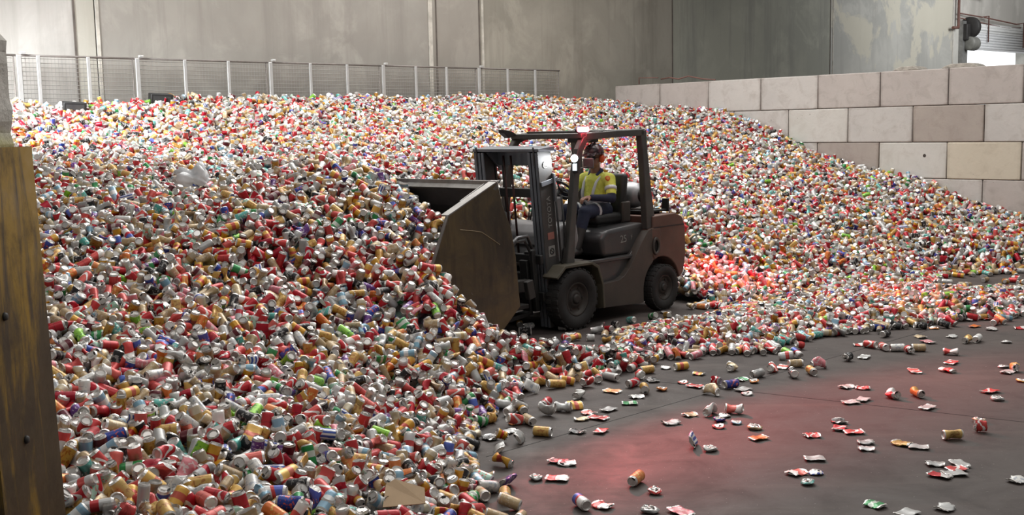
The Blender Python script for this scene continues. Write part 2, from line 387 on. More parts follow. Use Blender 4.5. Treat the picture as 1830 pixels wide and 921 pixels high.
# ------------------------------------------------------------------ mesh fence on the heap's far side
FU = -2.6
galv = simple('galvanised_wire', (.40, .39, .37), .5, .5, .1)
galvp = simple('galvanised_post', (.62, .62, .61), .4, .5, .08)
cuts = [(-14.0, (-13.2,), 'partly behind the yellow pillar'), (-12.05, (-11.79, -11.09), 'first from the pillar'), (-10.36, (-9.61, -8.88), 'second from the pillar'), (-8.13, (-7.38, -6.65), 'third from the pillar'),
        (-5.89, (-5.17, -4.46), 'fourth from the pillar'), (-3.66, (-2.93, -2.19), 'last before the bare wall'), (-1.44, (), '')]
for k in range(6):
    s0, mids, lb = cuts[k]; s1 = cuts[k+1][0]; L = s1-s0; ztop = 3.30
    f = empty('fence_panel', wp(s0, FU, 0), ANG); tag(f, 'galvanised wire mesh fence panel above the can heap, %s' % lb, 'fence', 'mesh fence panels along the back wall')
    b = MB()
    x = .03
    while x < L-.02: b.tube([(x, 0, .3), (x, 0, ztop-.02)], .0038, 3, False); x += .05
    z = 2.3
    while z < ztop: b.tube([(.02, -.006, z), (L-.02, -.006, z)], .0048, 3, False); z += .06
    b.build('wire_mesh', galv, f)
    b = MB(); b.tube([(0, -.0, ztop), (L, 0, ztop)], .016, 8); b.tube([(L-.03, 0, .2), (L-.03, 0, ztop)], .011, 6); b.build('top_rail', simple('rail_dark', (.2, .18, .165), .6, .3), f)
    for i, s_ in enumerate([s0]+list(mids)):
        b = MB(); r_ = .030 if i == 0 else .022; b.box((s_-s0+.03, -.035, ztop/2), (r_*2, .03, ztop), None, .004)
        if i == 0: b.box((s_-s0+.09, -.03, ztop+.03), (.07, .05, .04), None, .006)
        b.build('post', galvp, f)

# ------------------------------------------------------------------ forklift (local: x forward, y to its left, z up; origin under the front axle)
TH = math.radians(-134.0); TX, TY = .232, 12.235
def tw(x, y, z=0.0): return (TX + math.cos(TH)*x - math.sin(TH)*y, TY + math.sin(TH)*x + math.cos(TH)*y, z)
def tl(X, Y):
    dx, dy = X-TX, Y-TY; return math.cos(TH)*dx + math.sin(TH)*dy, -math.sin(TH)*dx + math.cos(TH)*dy
truck = empty('forklift', (TX, TY, 0), TH)
tag(truck, 'dusty dark forklift truck with caged cab and a wide steel bucket', 'forklift')
dust = (.10, .075, .055)
BODY = simple('dusty_dark_paint', (.048, .040, .035), .55, .1, .2, 3, dust, .35)
CW = simple('dusty_orange_counterweight', (.105, .052, .038), .5, .1, .25, 3, (.07, .05, .04), .6)
HOOD = simple('dark_grey_hood', (.038, .038, .040), .33, 0, .15, 3, dust, .2)
GREY = simple('grey_panel', (.20, .20, .205), .5, .1, .15, 4, dust, .3)
MAST = simple('mast_steel', (.060, .060, .060), .45, .4, .2, 5, dust, .35)
MASTL = simple('mast_worn_edges', (.20, .215, .24), .35, .5, .15, 5)
BLK = simple('black_parts', (.012, .012, .012), .55)
RUB = simple('tyre_rubber', (.013, .012, .012), .85, 0, .3, 8, (.035, .031, .028), .35)
RIM = simple('dusty_rim', (.026, .023, .021), .6, .2, .2, 8, dust, .2)
CAGE = simple('cage_paint', (.060, .058, .055), .42, .1, .2, 5, dust, .25)
DECAL = simple('decal_white', (.20, .20, .19), .6)
DECAL2 = simple('decal_red', (.26, .10, .08), .6)

def wheel(x, y, R, w, nm):
    wh = empty(nm, (x, y, R)); wh.parent = truck
    b = MB(); h = w/2; b.lathe([(R*.56, -h*.85), (R*.80, -h), (R*.93, -h*.92), (R, -h*.65), (R, h*.65), (R*.93, h*.92), (R*.80, h), (R*.56, h*.85)], (0, 0, 0), 'Y', 36, closed=True)
    for k in range(26):
        a = 2*math.pi*k/26
        for sgn in (-1, 1): b.box((math.cos(a)*R*.978, sgn*h*.48, math.sin(a)*R*.978), (.020, h*.8, .050), ('Y', -a), .006)
    b.build('tyre', RUB, wh)
    s = 1 if y > 0 else -1
    b = MB(); b.lathe([(R*.57, -h*.8), (R*.57, h*.8), (R*.50, h*.82), (R*.47, h*.5), (R*.30, h*.35), (R*.26, h*.6), (R*.10, h*.66), (R*.10, -h*.8)], (0, 0, 0), 'Y', 28, closed=True)
    b.lathe([(R*.16, 0), (R*.16, h*.75), (R*.10, h*.85)], (0, 0, 0), 'Y', 16)
    for k in range(6):
        a = 2*math.pi*k/6; b.lathe([(.014, h*.3), (.014, h*.5)], (math.cos(a)*R*.38, 0, math.sin(a)*R*.38), 'Y', 6)
    o = b.build('rim', RIM, wh)
    if s < 0: o.rotation_euler = (0, 0, math.pi)
for s in (1, -1):
    wheel(0, s*.565, .335, .19, 'front_wheel'); wheel(-1.62, s*.545, .27, .16, 'rear_wheel')

def arc(cx, cz, r, a0, a1, n): return [(cx+r*math.cos(math.radians(a0+(a1-a0)*i/n)), cz+r*math.sin(math.radians(a0+(a1-a0)*i/n))) for i in range(n+1)]
# side frame with the S-curved edge
out = [(-.44, .17), (-1.26, .13)] + arc(-1.62, .27, .36, -20, 62, 8)[1:] + [(-1.43, .97), (-1.36, .97), (-1.24, .86), (-1.12, .72), (-1.0, .57), (-.90, .48), (-.80, .445), (-.44, .43)]
out = [(-.44, .17), (-1.26, .13), (-1.255, .30)] + arc(-1.62, .27, .365, 5, 60, 6) + [(-1.43, .98), (-1.35, .96), (-1.24, .85), (-1.12, .71), (-1.0, .56), (-.90, .48), (-.80, .445), (-.44, .43)]
b = MB(); b.prism(out, -.575, .575, .018); b.build('side_frame', BODY, truck)
b = MB(); b.prism([(-.40, .25), (-1.2, .25), (-1.32, .90), (-1.1, .70), (-.40, .68)], -.50, .50, .01); b.prism([(-.38, .66), (-1.15, .66), (-1.15, .705), (-.38, .705)], -.53, .53, .012); b.build('step', HOOD, truck)
# chassis between the wheels
b = MB(); b.box((-.1, 0, .42), (.9, .70, .42), None, .02); b.box((-1.55, 0, .45), (.6, .70, .3), None, .02); b.tube([(0, -.5, .335), (0, .5, .335)], .07, 10); b.tube([(-1.62, -.5, .27), (-1.62, .5, .27)], .05, 10); b.build('chassis', BLK, truck)
# front fenders
for s in (1, -1):
    y0, y1 = sorted((s*.44, s*.655))
    o_ = [(.34, .60), (.20, .715), (-.25, .715), (-.36, .66), (-.44, .45), (-.46, .18)]; i_ = [(-.43, .18), (-.41, .45), (-.335, .635), (-.24, .685), (.19, .685), (.32, .58)]
    b = MB(); b.prism(o_+i_, y0, y1, .006); b.build('front_fender', simple('dusty_fender', (.062, .058, .040), .6, 0, .2, 4, dust, .4) if s > 0 else BODY, truck)
b = MB(); b.box((-.02, 0, .70), (.62, .92, .04), None, .01); b.box((-.5, 0, .69), (.4, 1.0, .03), None, .01); b.build('floor_plate', BODY, truck)
# dash and cowl
b = MB(); b.prism([(.17, .72), (.14, 1.02), (.02, 1.13), (-.22, 1.14), (-.26, .95), (-.16, .72)], -.46, .46, .03)
b.mi = 1; b.box((.165, 0, .90), (.012, .80, .025)); b.lathe([(.085, .0), (.085, .012), (.06, .012)], (-.02, .452, .80), 'Y', 18); b.mi = 0
b.build('dash', [GREY, BLK], truck)
b = MB(); b.prism([(-.10, 1.12), (-.24, 1.40), (-.38, 1.40), (-.36, 1.12)], -.13, .13, .025); b.build('steering_cowl', GREY, truck)
b = MB(); b.tube([(-.30, 0, 1.34), (-.46, 0, 1.46)], .028, 10); b.build('steering_column', BLK, truck)
n = Vector((-.65, 0, .75)).normalized(); M = Matrix.Translation((-.48, 0, 1.475)) @ Vector((0, 0, 1)).rotation_difference(n).to_matrix().to_4x4()
b = MB(); pts = [M @ Vector((.16*math.cos(a), .16*math.sin(a), 0)) for a in [2*math.pi*k/24 for k in range(25)]]; b.tube(pts, .014, 8, False)
for a in (.3, 2.4, 4.5): b.tube([M @ Vector((0, 0, -.02)), M @ Vector((.155*math.cos(a), .155*math.sin(a), 0))], .010, 6)
b.tube([M @ Vector((0, 0, -.03)), M @ Vector((0, 0, .01))], .035, 12); b.tube([M @ Vector((-.10, .12, 0)), M @ Vector((-.10, .12, .05))], .018, 10)
b.build('steering_wheel', BLK, truck)
b = MB()
for y in (-.16, -.20, -.24): b.tube([(-.18, y, 1.10), (-.22, y, 1.28)], .007, 6); b.ball((-.22, y, 1.29), (.017, .017, .022), 8)
b.build('control_lever', BLK, truck)
# hood, seat
b = MB(); b.prism([(-.66, .705), (-.62, .92), (-.72, 1.01), (-1.42, 1.05), (-1.44, .70)], -.47, .47, .045, 3); b.build('engine_hood', HOOD, truck)
seat = empty('seat', (-1.1, 0, 1.05)); seat.parent = truck
b = MB(); b.box((.02, 0, .055), (.50, .50, .12), None, .04); b.box((.02, 0, -.015), (.42, .44, .05), None, .01); b.build('seat_cushion', BLK, seat)
b = MB(); b.box((-.265, 0, .31), (.11, .46, .52), ('Y', -.14), .045); b.build('seat_back', BLK, seat)
b = MB(); b.box((-.25, .245, .12), (.15, .04, .24), None, .015); b.box((-.25, -.245, .12), (.15, .04, .24), None, .015); b.build('seat_wing', simple('seat_brown', (.05, .04, .034), .7), seat)
# counterweight
cwo = [(-1.445, .62)] + arc(-1.62, .27, .365, 58, 168, 10) + [(-2.06, .40), (-2.11, .62), (-2.10, .96), (-2.04, 1.08), (-1.90, 1.13), (-1.46, 1.12)]
b = MB(); b.prism(cwo, -.565, .565, .045, 3); b.mi = 1; b.box((-1.77, .566, .985), (.60, .006, .012)); b.mi = 0
b.build('counterweight', [CW, BLK], truck)
b = MB(); b.box((-1.70, 0, .40), (.5, .6, .3)); b.build('rear_axle_housing', BLK, truck)
b = MB(); M_ = (-1.335, .572, .735)
b.lathe([(.045, -.02), (.045, .006), (.062, .010), (.066, .0), (.066, -.02)], (0, 0, 0), 'Y', 24, closed=True); b.mi = 1; b.lathe([(.046, -.012), (.02, -.012)], (0, 0, 0), 'Y', 24)
o = b.build('grab_hole', [BODY, BLK], truck); o.location = (-1.49, .588, .77); o.scale = (1.0, 1, 1.6)
b = MB(); b.prism([(-1.36, .965), (-1.44, .985), (-1.60, .985), (-1.62, .66), (-1.48, .60), (-1.36, .80)], .40, .572, .02); b.build('rear_pillar_base', CW, truck)
# text on the hood
MY = Matrix(((-1, 0, 0, 0), (0, 0, 1, 0), (0, 1, 0, 0), (0, 0, 0, 1)))
text_mesh('25', 'lettering', .12, DECAL, truck, Matrix.Translation((-1.02, .472, .885)) @ Matrix.Rotation(.04, 4, 'Y') @ MY)
text_mesh('F', 'lettering', .075, simple('decal_faded', (.16, .15, .14), .6), truck, Matrix.Translation((-1.17, .472, .895)) @ Matrix.Rotation(.04, 4, 'Y') @ MY)

# overhead guard
og = empty('overhead_guard', (0, 0, 0)); og.parent = truck
def bar(pts, wx, wy, name, mat=CAGE, parent=og):
    b = MB()
    b.prism(pts, -wy/2, wy/2, .010, 2); return b.build(name, mat, parent)
for s in (1, -1):
    def rib(center, w):        # a bar in the x-z plane, of width w, through center points
        L, R_ = [], []
        c = [Vector((p[0], 0, p[1])) for p in center]
        for i, p in enumerate(c):
            t = (c[min(i+1, len(c)-1)]-c[max(i-1, 0)]).normalized(); nn = Vector((-t.z, 0, t.x)); ww = w[i] if hasattr(w, '__len__') else w
            L.append((p+nn*ww/2)); R_.append((p-nn*ww/2))
        return [(q.x, q.z) for q in L]+[(q.x, q.z) for q in R_[::-1]]
    o = bar(rib([(-.02, .70), (-.055, 1.0), (-.10, 1.35), (-.155, 1.70), (-.21, 1.92), (-.29, 2.03), (-.42, 2.075), (-.60, 2.085)], [.13, .10, .085, .085, .085, .085, .08, .07]), 0, .075, 'front_pillar'); o.location.y = s*.50
    o = bar(rib([(-.30, 2.065), (-.8, 2.085), (-1.33, 2.095)], .075), 0, .085, 'roof_rail'); o.location.y = s*.50
    o = bar(rib([(-1.32, 2.12), (-1.345, 1.9), (-1.40, 1.45), (-1.46, .98)], [.11, .095, .12, .17]), 0, .085, 'rear_pillar'); o.location.y = s*.50
b = MB(); b.box((-.30, 0, 2.075), (.14, 1.06, .06), None, .012); b.build('roof_front_beam', CAGE, og)
b = MB(); b.box((-1.31, 0, 2.10), (.12, 1.06, .07), None, .012); b.build('roof_rear_beam', CAGE, og)
for k in range(6):
    b = MB(); b.box((-.46-.15*k, 0, 2.105), (.030, .96, .050), None, .006); b.build('roof_bar', CAGE, og)
b = MB(); b.box((-1.0, -.1, 2.02), (.22, .3, .06), None, .015); b.build('roof_lamp', BLK, og)
b = MB(); b.prism([(-.24, 2.10), (-.16, 2.14), (-.02, 2.16), (-.03, 2.12), (-.12, 2.06)], -.52, -.44, .006); b.build('antenna_bracket', BLK, og)
# beacon
RED = emit('red_beacon_light', (1.0, .14, .19), 7.0)
b = MB(); b.box((-.27, .50, 2.135), (.13, .09, .03), None, .008); b.mi = 1; b.box((-.25, .54, 2.145), (.15, .07, .06), None, .02); bc = b.build('beacon', [BLK, RED], og)
# head lamps on the pillars
WH = emit('white_lamp_light', (.92, .98, 1.0), 22.0)
def lamp(y, x=-.06, z=1.84):
    b = MB(); b.lathe([(.02, -.07), (.036, -.05), (.046, 0), (.046, .02)], (0, 0, 0), 'X', 20); b.mi = 1; b.lathe([(.040, .021), (.040, .028), (.02, .034)], (0, 0, 0), 'X', 20)
    b.mi = 0; b.box((-.01, 0, -.10), (.05, .06, .12), None, .01); b.mi = 2; b.box((.018, 0, -.095), (.012, .05, .075), None, .004)
    o = b.build('head_lamp', [BLK, WH, emit('lamp_lower', (.9, .96, 1), .8)], og); o.location = (x, y, z); o.rotation_euler = (0, 0, .28 if y > 0 else -.1); return o
lamp(.565, -.085, 1.84); lamp(-.565, -.085, 1.86)
b = MB(); b.box((0, 0, 0), (.03, .12, .115), ('Z', .5), .018); b.tube([(0, .0, -.03), (.20, 0, -.06)], .008, 6); o = b.build('side_mirror', simple('mirror_shell', (.10, .10, .10), .4), og); o.location = (-.38, .50, 1.775)

# gas bottle on its bracket
gb = empty('gas_bottle', (-1.72, -.16, 1.34)); gb.parent = truck
b = MB(); b.lathe([(.03, -.44), (.09, -.43), (.14, -.38), (.158, -.31), (.158, .25), (.14, .32), (.09, .37), (.03, .38)], (0, 0, 0), 'Y', 28)
b.build('bottle_shell', simple('gas_bottle_silver', (.36, .36, .37), .4, .5, .1), gb)
b = MB()
for y in (-.2, .16): b.lathe([(.160, -.022), (.166, -.022), (.166, .022), (.160, .022)], (0, y, 0), 'Y', 28, closed=True)
b.build('strap', simple('strap_pale', (.45, .45, .45), .4, .3), gb)
b = MB(); b.lathe([(.08, .36), (.09, .36), (.09, .43), (.08, .43)], (0, 0, 0), 'Y', 16, closed=True); b.lathe([(.02, .37), (.02, .42), (.012, .44)], (0, 0, 0), 'Y', 10); b.build('valve_collar', MAST, gb)
b = MB(); b.box((-1.74, 0, 1.16), (.40, .86, .025), None, .006); b.box((-1.60, .3, 1.14), (.06, .05, .08)); b.box((-1.88, .3, 1.14), (.06, .05, .08)); b.box((-1.93, .40, 1.22), (.03, .1, .16), None, .01); b.build('bottle_bracket', BLK, truck)

# mast
TILT = .092
mast = empty('mast', (0, 0, 0)); mast.parent = truck; mast.rotation_euler = (0, TILT, 0)
for s in (1, -1):
    b = MB()
    b.box((.135, s*.465, 1.01), (.21, .022, 1.90), None, .003); b.mi = 1
    for y, t_ in ((.452, 0), (.400, .0), (.348, .0)):
        b.box((.232-.004*t_, s*y, 1.00), (.018, .034, 1.88), None, .003)
    b.mi = 0
    for y in (.400, .348): b.box((.15, s*y, 1.0), (.15, .012, 1.88))
    b.box((.05, s*.40, 1.0), (.02, .14, 1.88), None, .002)
    b.box((.245, s*.426, 1.90), (.006, .018, .20)); b.build('mast_rail', [MAST, MASTL], mast)
b = MB(); b.prism([(-.02, 1.93), (.24, 1.95), (.24, 1.985), (-.02, 1.985)], -.49, .49, .006); b.box((.02, 0, 1.86), (.05, .86, .16), None, .01)
b.prism([(.0, 1.72), (.20, 1.94), (.0, 1.94)], -.33, -.30, .003); b.prism([(.0, 1.72), (.20, 1.94), (.0, 1.94)], .30, .33, .003)
b.build('mast_top_beam', MASTL, mast)
for z in (1.48, .95, .30): b = MB(); b.box((.03, 0, z), (.04, .86, .10), None, .008); b.build('mast_cross_beam', MAST, mast)
for s in (1, -1):
    b = MB(); b.tube([(-.03, s*.30, .15), (-.03, s*.30, 1.25)], .036, 12); b.tube([(-.03, s*.30, 1.2), (-.03, s*.30, 1.84)], .022, 10); b.build('lift_cylinder', MAST, mast)
b = MB()
for y in (-.13, -.02): b.tube([(.13, y, .75), (.13, y, 1.90)], .013, 6)
b.build('lift_chain', simple('oily_chain', (.045, .018, .015), .5, .3), mast)
b = MB(); b.tube([(.03, .495, 1.62), (.03, .505, 1.0), (.03, .51, .74), (-.02, .51, .66), (-.07, .50, .72), (-.08, .49, 1.0), (-.09, .47, 1.45)], .011, 8)
b.tube([(.02, .49, 1.60), (.03, .475, 1.70), (.02, .3, 1.74)], .011, 8); b.build('hydraulic_hose', BLK, mast)
b = MB(); b.box((.10, .485, 1.62), (.26, .018, .05), ('Y', .12), .004); b.box((.03, .49, 1.55), (.03, .03, .30), None, .004); b.build('hose_guide', MASTL, mast)
MR = Matrix(((0, 1, 0, 0), (0, 0, 1, 0), (1, 0, 0, 0), (0, 0, 0, 1)))
text_mesh('TOYOTA', 'lettering', .082, DECAL, mast, Matrix.Translation((.125, .478, 1.30)) @ MR)
text_mesh('C', 'lettering', .10, simple('decal_grey', (.17, .17, .165), .6), mast, Matrix.Translation((.14, .478, 1.80)) @ MY)
b = MB(); b.box((.135, .478, .88), (.10, .004, .115)); b.mi = 1; b.lathe([(.024, 0), (.036, 0), (.036, .003), (.024, .003)], (.135, .480, .88), 'Y', 20, closed=True); b.tube([(.11, .482, .86), (.16, .482, .90)], .005, 4); b.build('warning_sticker', [DECAL, BLK], mast)
b = MB(); b.box((.13, .478, 1.045), (.10, .004, .075)); b.build('red_label', DECAL2, mast)
# carriage and the coupling behind the bucket
b = MB()
for z in (.42, .82): b.box((.31, 0, z), (.05, .98, .10), None, .01)
for y in (-.30, .30): b.box((.30, y, .62), (.06, .10, .56), None, .01)
b.box((.36, .40, .60), (.06, .05, .66), None, .008); b.box((.36, -.40, .60), (.06, .05, .66), None, .008); b.build('carriage', BLK, mast)
for s in (1, -1):
    b = MB(); b.box((.39, s*.30, .52), (.045, .11, .60), None, .008); b.box((.95, s*.30, .245), (1.15, .11, .05), None, .008); b.build('fork', BLK, mast)
bk = empty('bucket', (0, 0, 0)); bk.parent = truck
cp = MB(); cp.box((.78, .36, .52), (.62, .09, .13), None, .01); cp.box((.78, -.36, .52), (.62, .09, .13), None, .01); cp.box((1.06, 0, .80), (.05, .85, .60), None, .01); cp.box((.80, 0, .30), (.6, .80, .05), None, .01)
cp.box((.62, .52, .50), (.10, .06, .20), ('Y', .2), .01); cp.box((1.07, .60, .75), (.06, .07, .12), None, .01); cp.box((1.02, .62, .42), (.06, .07, .12), None, .01); cp.build('coupling_frame', simple('coupling_dark', (.028, .025, .023), .55), bk)
b = MB(); b.tube([(.50, .45, .92), (.62, .50, 1.06), (.80, .53, 1.06), (.94, .55, .98), (.98, .55, .84), (.92, .5, .72)], .017, 8); b.tube([(.50, .42, .88), (.62, .46, 1.01), (.80, .50, 1.01), (.90, .50, .92)], .014, 8); b.build('hydraulic_hose', simple('hose_grey', (.06, .06, .06), .4), bk)
# bucket: w = half width
t = NT('bucket_steel'); v = t.coord(); n1 = t.noise(1.6, 8, .65, v, .8); m = t.n('ShaderNodeMapping'); m.inputs['Scale'].default_value = (6, 6, .9); t.l(v, m.inputs[0]); n2 = t.noise(1.5, 6, .65, m.outputs[0])
c = t.mix(t.ramp(n1, .35, .62), (.085, .070, .055), (.17, .125, .065)); c = t.mix(t.ramp(n2, .5, .7, 0, .6), c, (.05, .042, .038)); c = t.mix(t.ramp(t.noise(14, 6, .7, v), .60, .75, 0, .5), c, (.17, .14, .11))
t.bump(n2, .06, .01); BS = t.fin(c, t.ramp(n1, .3, .7, .28, .46), .55)
RIMM = simple('bucket_worn_rim', (.26, .25, .24), .42, .5, .2, 7, (.12, .10, .09), .5)
INS = simple('bucket_inside', (.050, .048, .050), .5, .3, .25, 3, (.09, .08, .075), .4)
BW = .85
side = [(1.39, 1.67), (1.33, 1.43), (1.22, 1.21), (1.16, .92), (1.11, .42), (1.50, .10), (2.45, .05), (2.36, .60), (2.30, .85), (2.05, 1.38)]
for s in (1, -1):
    y0, y1 = sorted((s*(BW-.014), s*BW)); b = MB(); b.prism(side, y0, y1, .003)
    b.mi = 1 if s > 0 else 0
    b.build('bucket_side', [BS, BS], bk)
def shell(poly, t_, y0, y1, mat, name):
    c = [Vector((p[0], 0, p[1])) for p in poly]; A, B_ = [], []
    for i, p in enumerate(c):
        t = (c[min(i+1, len(c)-1)]-c[max(i-1, 0)]).normalized(); nn = Vector((-t.z, 0, t.x))
        A.append((p.x, p.z)); B_.append(((p+nn*t_).x, (p+nn*t_).z))
    b = MB(); b.prism(A+B_[::-1], y0, y1, .002); return b.build(name, mat, bk)
shell([(1.395, 1.66), (1.335, 1.42), (1.225, 1.20), (1.165, .92), (1.115, .42), (1.50, .11), (2.44, .06)], .012, -BW+.01, BW-.01, INS, 'bucket_shell')
b = MB(); b.box((1.402, 0, 1.635), (.030, 2*BW, .085), None, .004)
b.prism([(1.39, 1.665), (1.46, 1.60), (1.41, 1.58)], -BW, BW, .002)
b.prism([(1.40, 1.66), (1.75, 1.50), (1.40, 1.50)], BW-.16, BW-.145, .002); b.build('bucket_rim', RIMM, bk)
for s in (1, -1):
    b = MB()
    for (p, q) in (((1.385, 1.675), (2.05, 1.385)),):
        L = math.hypot(q[0]-p[0], q[1]-p[1]); a = math.atan2(q[1]-p[1], q[0]-p[0]); b.box(((p[0]+q[0])/2, s*(BW-.045), (p[1]+q[1])/2), (L, .10, .014), ('Y', -a), .003)
    p, q = (2.05, 1.385), (2.30, .85)
    L = math.hypot(q[0]-p[0], q[1]-p[1]); a = math.atan2(q[1]-p[1], q[0]-p[0]); b.box(((p[0]+q[0])/2, s*(BW-.01), (p[1]+q[1])/2), (L, .03, .016), ('Y', -a), .003)
    p, q = (2.30, .85), (2.45, .05); L = math.hypot(q[0]-p[0], q[1]-p[1]); a = math.atan2(q[1]-p[1], q[0]-p[0]); b.box(((p[0]+q[0])/2, s*(BW-.01), (p[1]+q[1])/2), (L, .03, .016), ('Y', -a), .003)
    b.build('side_rim', RIMM, bk)
b = MB(); b.box((2.42, 0, .05), (.16, 2*BW, .02), None, .004); b.build('cutting_edge', RIMM, bk)
b = MB(); rr = [(1.90, 1.245), (1.75, 1.225), (1.62, 1.20), (1.50, 1.13), (1.38, 1.06)]; b.tube([(x, BW+.001, z) for x, z in rr], .004, 5); b.build('scratch', simple('scratch_pale', (.30, .23, .14), .5, .3), bk)

# red safety light thrown by the truck on the floor beside and behind it
def spot(name, loc, target, power, ang, blend, col, scale=None, roll=0.0):
    l = bpy.data.lights.new(name, 'SPOT'); l.energy = power; l.spot_size = math.radians(ang); l.spot_blend = blend; l.color = col; l.shadow_soft_size = .04
    o = bpy.data.objects.new(name, l); COL.objects.link(o); o.location = loc
    q = (Vector(target)-Vector(loc)).to_track_quat('-Z', 'Y'); o.rotation_euler = (q.to_matrix() @ Matrix.Rotation(roll, 3, 'Z')).to_euler()
    if scale: o.scale = scale
    return o
spot('red_zone_beam', tw(.25, .5, 2.16), tw(.95, 4.5, 0), 1500, 90, 1.0, (1, .05, .06), (1.0, .13, 1.0))
l = bpy.data.lights.new('beacon_glow', 'POINT'); l.energy = 3; l.color = (1, .06, .1); l.shadow_soft_size = .03; o = bpy.data.objects.new('beacon_glow', l); COL.objects.link(o); o.location = tw(-.20, .62, 2.12)
spot('red_rear_beam', tw(-1.9, .2, 1.9), (2.75, 13.9, .25), 420, 38, .8, (1, .05, .08), (1.3, .7, 1))
spot('red_rear_beam', tw(-1.9, .5, 2.1), (4.9, 12.8, .08), 650, 32, .9, (1, .06, .08), (1.6, .5, 1))
spot('front_lamp_beam', tw(-.02, .56, 1.84), tw(3.2, .8, .9), 50, 80, .8, (.95, .98, 1.0))

# ------------------------------------------------------------------ driver
drv = empty('person', tw(-1.14, 0, 1.12), TH); drv['label'] = 'seated forklift driver in yellow and navy work shirt, hard hat and orange ear muffs'; drv['category'] = 'person'
OX, OZ = 1.14, 1.12
def P(x, y, z): return Vector((x+OX, y, z-OZ))
SK = simple('skin', (.30, .155, .105), .5, 0, .08)
NAVY = simple('navy_cloth', (.012, .016, .040), .8, 0, .2, 20)
BOOT = simple('work_boot', (.028, .024, .022), .6)
SILV = simple('reflective_tape', (.62, .64, .66), .35, .1, .05)
b = MB()
pel, chest, neck = P(-1.15, 0, 1.22), P(-1.13, 0, 1.50), P(-1.11, 0, 1.655)
b.cap(pel, chest, .125, .14); b.cap(P(-1.13, -.13, 1.54), P(-1.13, .13, 1.54), .075, .075); b.cap(P(-1.12, 0, 1.56), P(-1.085, .005, 1.73), .064, .060)
HC = P(-1.070, .01, 1.812); HR = Matrix.Rotation(.30, 4, 'Z') @ Matrix.Rotation(.10, 4, 'Y')
def hp(x, y, z): return HC + (HR @ Vector((x, y, z)))
b.ball(hp(-.010, 0, .015), (.100, .082, .102), 20, HR); b.ball(hp(.030, 0, -.052), (.066, .064, .064), 16, HR); b.ball(hp(.070, 0, -.095), (.022, .026, .020), 12, HR)
b.cap(hp(.088, 0, .012), hp(.110, 0, -.030), .009, .014, 8); b.ball(hp(.098, .010, -.034), (.010, .010, .008), 8); b.ball(hp(.098, -.010, -.034), (.010, .010, .008), 8)
b.cap(hp(.086, -.020, -.063), hp(.086, .020, -.063), .008, .008, 8); b.cap(hp(.083, -.018, -.075), hp(.083, .018, -.075), .009, .009, 8)
b.ball(hp(.066, .034, -.012), (.018, .016, .014), 8); b.ball(hp(.066, -.034, -.012), (.018, .016, .014), 8)
for s in (1, -1): b.ball(hp(-.005, s*.078, -.012), (.018, .010, .032), 10, HR)
armN = [P(-1.13, .19, 1.565), P(-1.045, .285, 1.345), P(-.80, .165, 1.365)]
armF = [P(-1.12, -.19, 1.565), P(-.90, -.30, 1.37), P(-.655, -.155, 1.475)]
for A in (armN, armF): b.cap(A[0], A[1], .052, .042); b.cap(A[1], A[2], .042, .028)
def hand(wr, dirn, side, curl, up):
    d = Vector(dirn).normalized(); u = Vector(up).normalized(); s_ = d.cross(u).normalized(); u = s_.cross(d).normalized()
    b.cap(wr, wr+d*.045, .028, .030, 12); pc = wr+d*.05
    for k in range(-1, 2): b.cap(wr+d*.02+s_*k*.020, wr+d*.085+s_*k*.022, .016, .013, 10)
    for k, L in enumerate((.030, .034, .032, .025)):
        o0 = wr+d*.088+s_*(k-1.5)*.019; a1 = d*math.cos(curl)-u*math.sin(curl); a2 = d*math.cos(curl*2.0)-u*math.sin(curl*2.0); a3 = d*math.cos(curl*2.8)-u*math.sin(curl*2.8)
        p1 = o0+a1*L; p2 = p1+a2*L*.75; p3 = p2+a3*L*.6; b.cap(o0, p1, .0095, .009, 8); b.cap(p1, p2, .009, .0082, 8); b.cap(p2, p3, .0082, .0075, 8)
    t0 = wr+d*.03+s_*side*.028; t1 = t0+(d*.6+s_*side*.8-u*.3).normalized()*.035; t2 = t1+(d*.9+s_*side*.1-u*.6).normalized()*.028
    b.cap(t0, t1, .012, .011, 8); b.cap(t1, t2, .011, .009, 8)
hand(armN[2], (1, -.25, -.05), -1, .55, (0, .1, 1))
hand(armF[2], (1, .05, -.12), 1, .75, (0, -.1, 1))
legs = []
for s in (1, -1):
    hip, knee, ank, toe = P(-1.13, s*.10, 1.20), P(-.70, s*.17, 1.205), P(-.52, s*.19, .805), P(-.36, s*.21, .745)
    legs.append((hip, knee, ank, toe)); b.cap(hip, knee, .085, .060); b.cap(knee, ank, .055, .040); b.cap(ank+Vector((-.02, 0, -.035)), toe, .036, .032)
body = remesh(b.build('body', SK, drv), .0065, 4)
# hi-vis shirt
t = NT('hi_vis_shirt'); v = t.coord('Object'); sp = t.n('ShaderNodeSeparateXYZ'); t.l(v, sp.inputs[0]); z = sp.outputs[2]
def band(lo, hi): return t.math('MULTIPLY', t.math('GREATER_THAN', z, lo), t.math('LESS_THAN', z, hi))
yel = t.mix(t.ramp(t.noise(9, 4, .6, v), .3, .7), (.74, .80, .09), (.88, .92, .20))
c = yel; c = t.mix(band(1.265-OZ, 1.33-OZ), c, (.66, .66, .68)); c = t.mix(band(1.05-OZ, 1.235-OZ), c, (.012, .016, .04))
t.bump(t.noise(16, 4, .6, v, .5), .7, .02); SH = t.fin(c, .75)
b = MB(); b.cap(pel+Vector((0, 0, .02)), chest, .145, .155, 18); b.cap(P(-1.13, -.14, 1.56), P(-1.13, .14, 1.56), .085, .085); b.cap(pel+Vector((.02, 0, .0)), pel+Vector((.02, 0, .06)), .155, .15, 18)
b.cap(P(-1.07, 0, 1.33), P(-1.09, 0, 1.52), .12, .12, 18)
for A in (armN, armF): b.cap(A[0], A[0].lerp(A[1], .72), .070, .062)
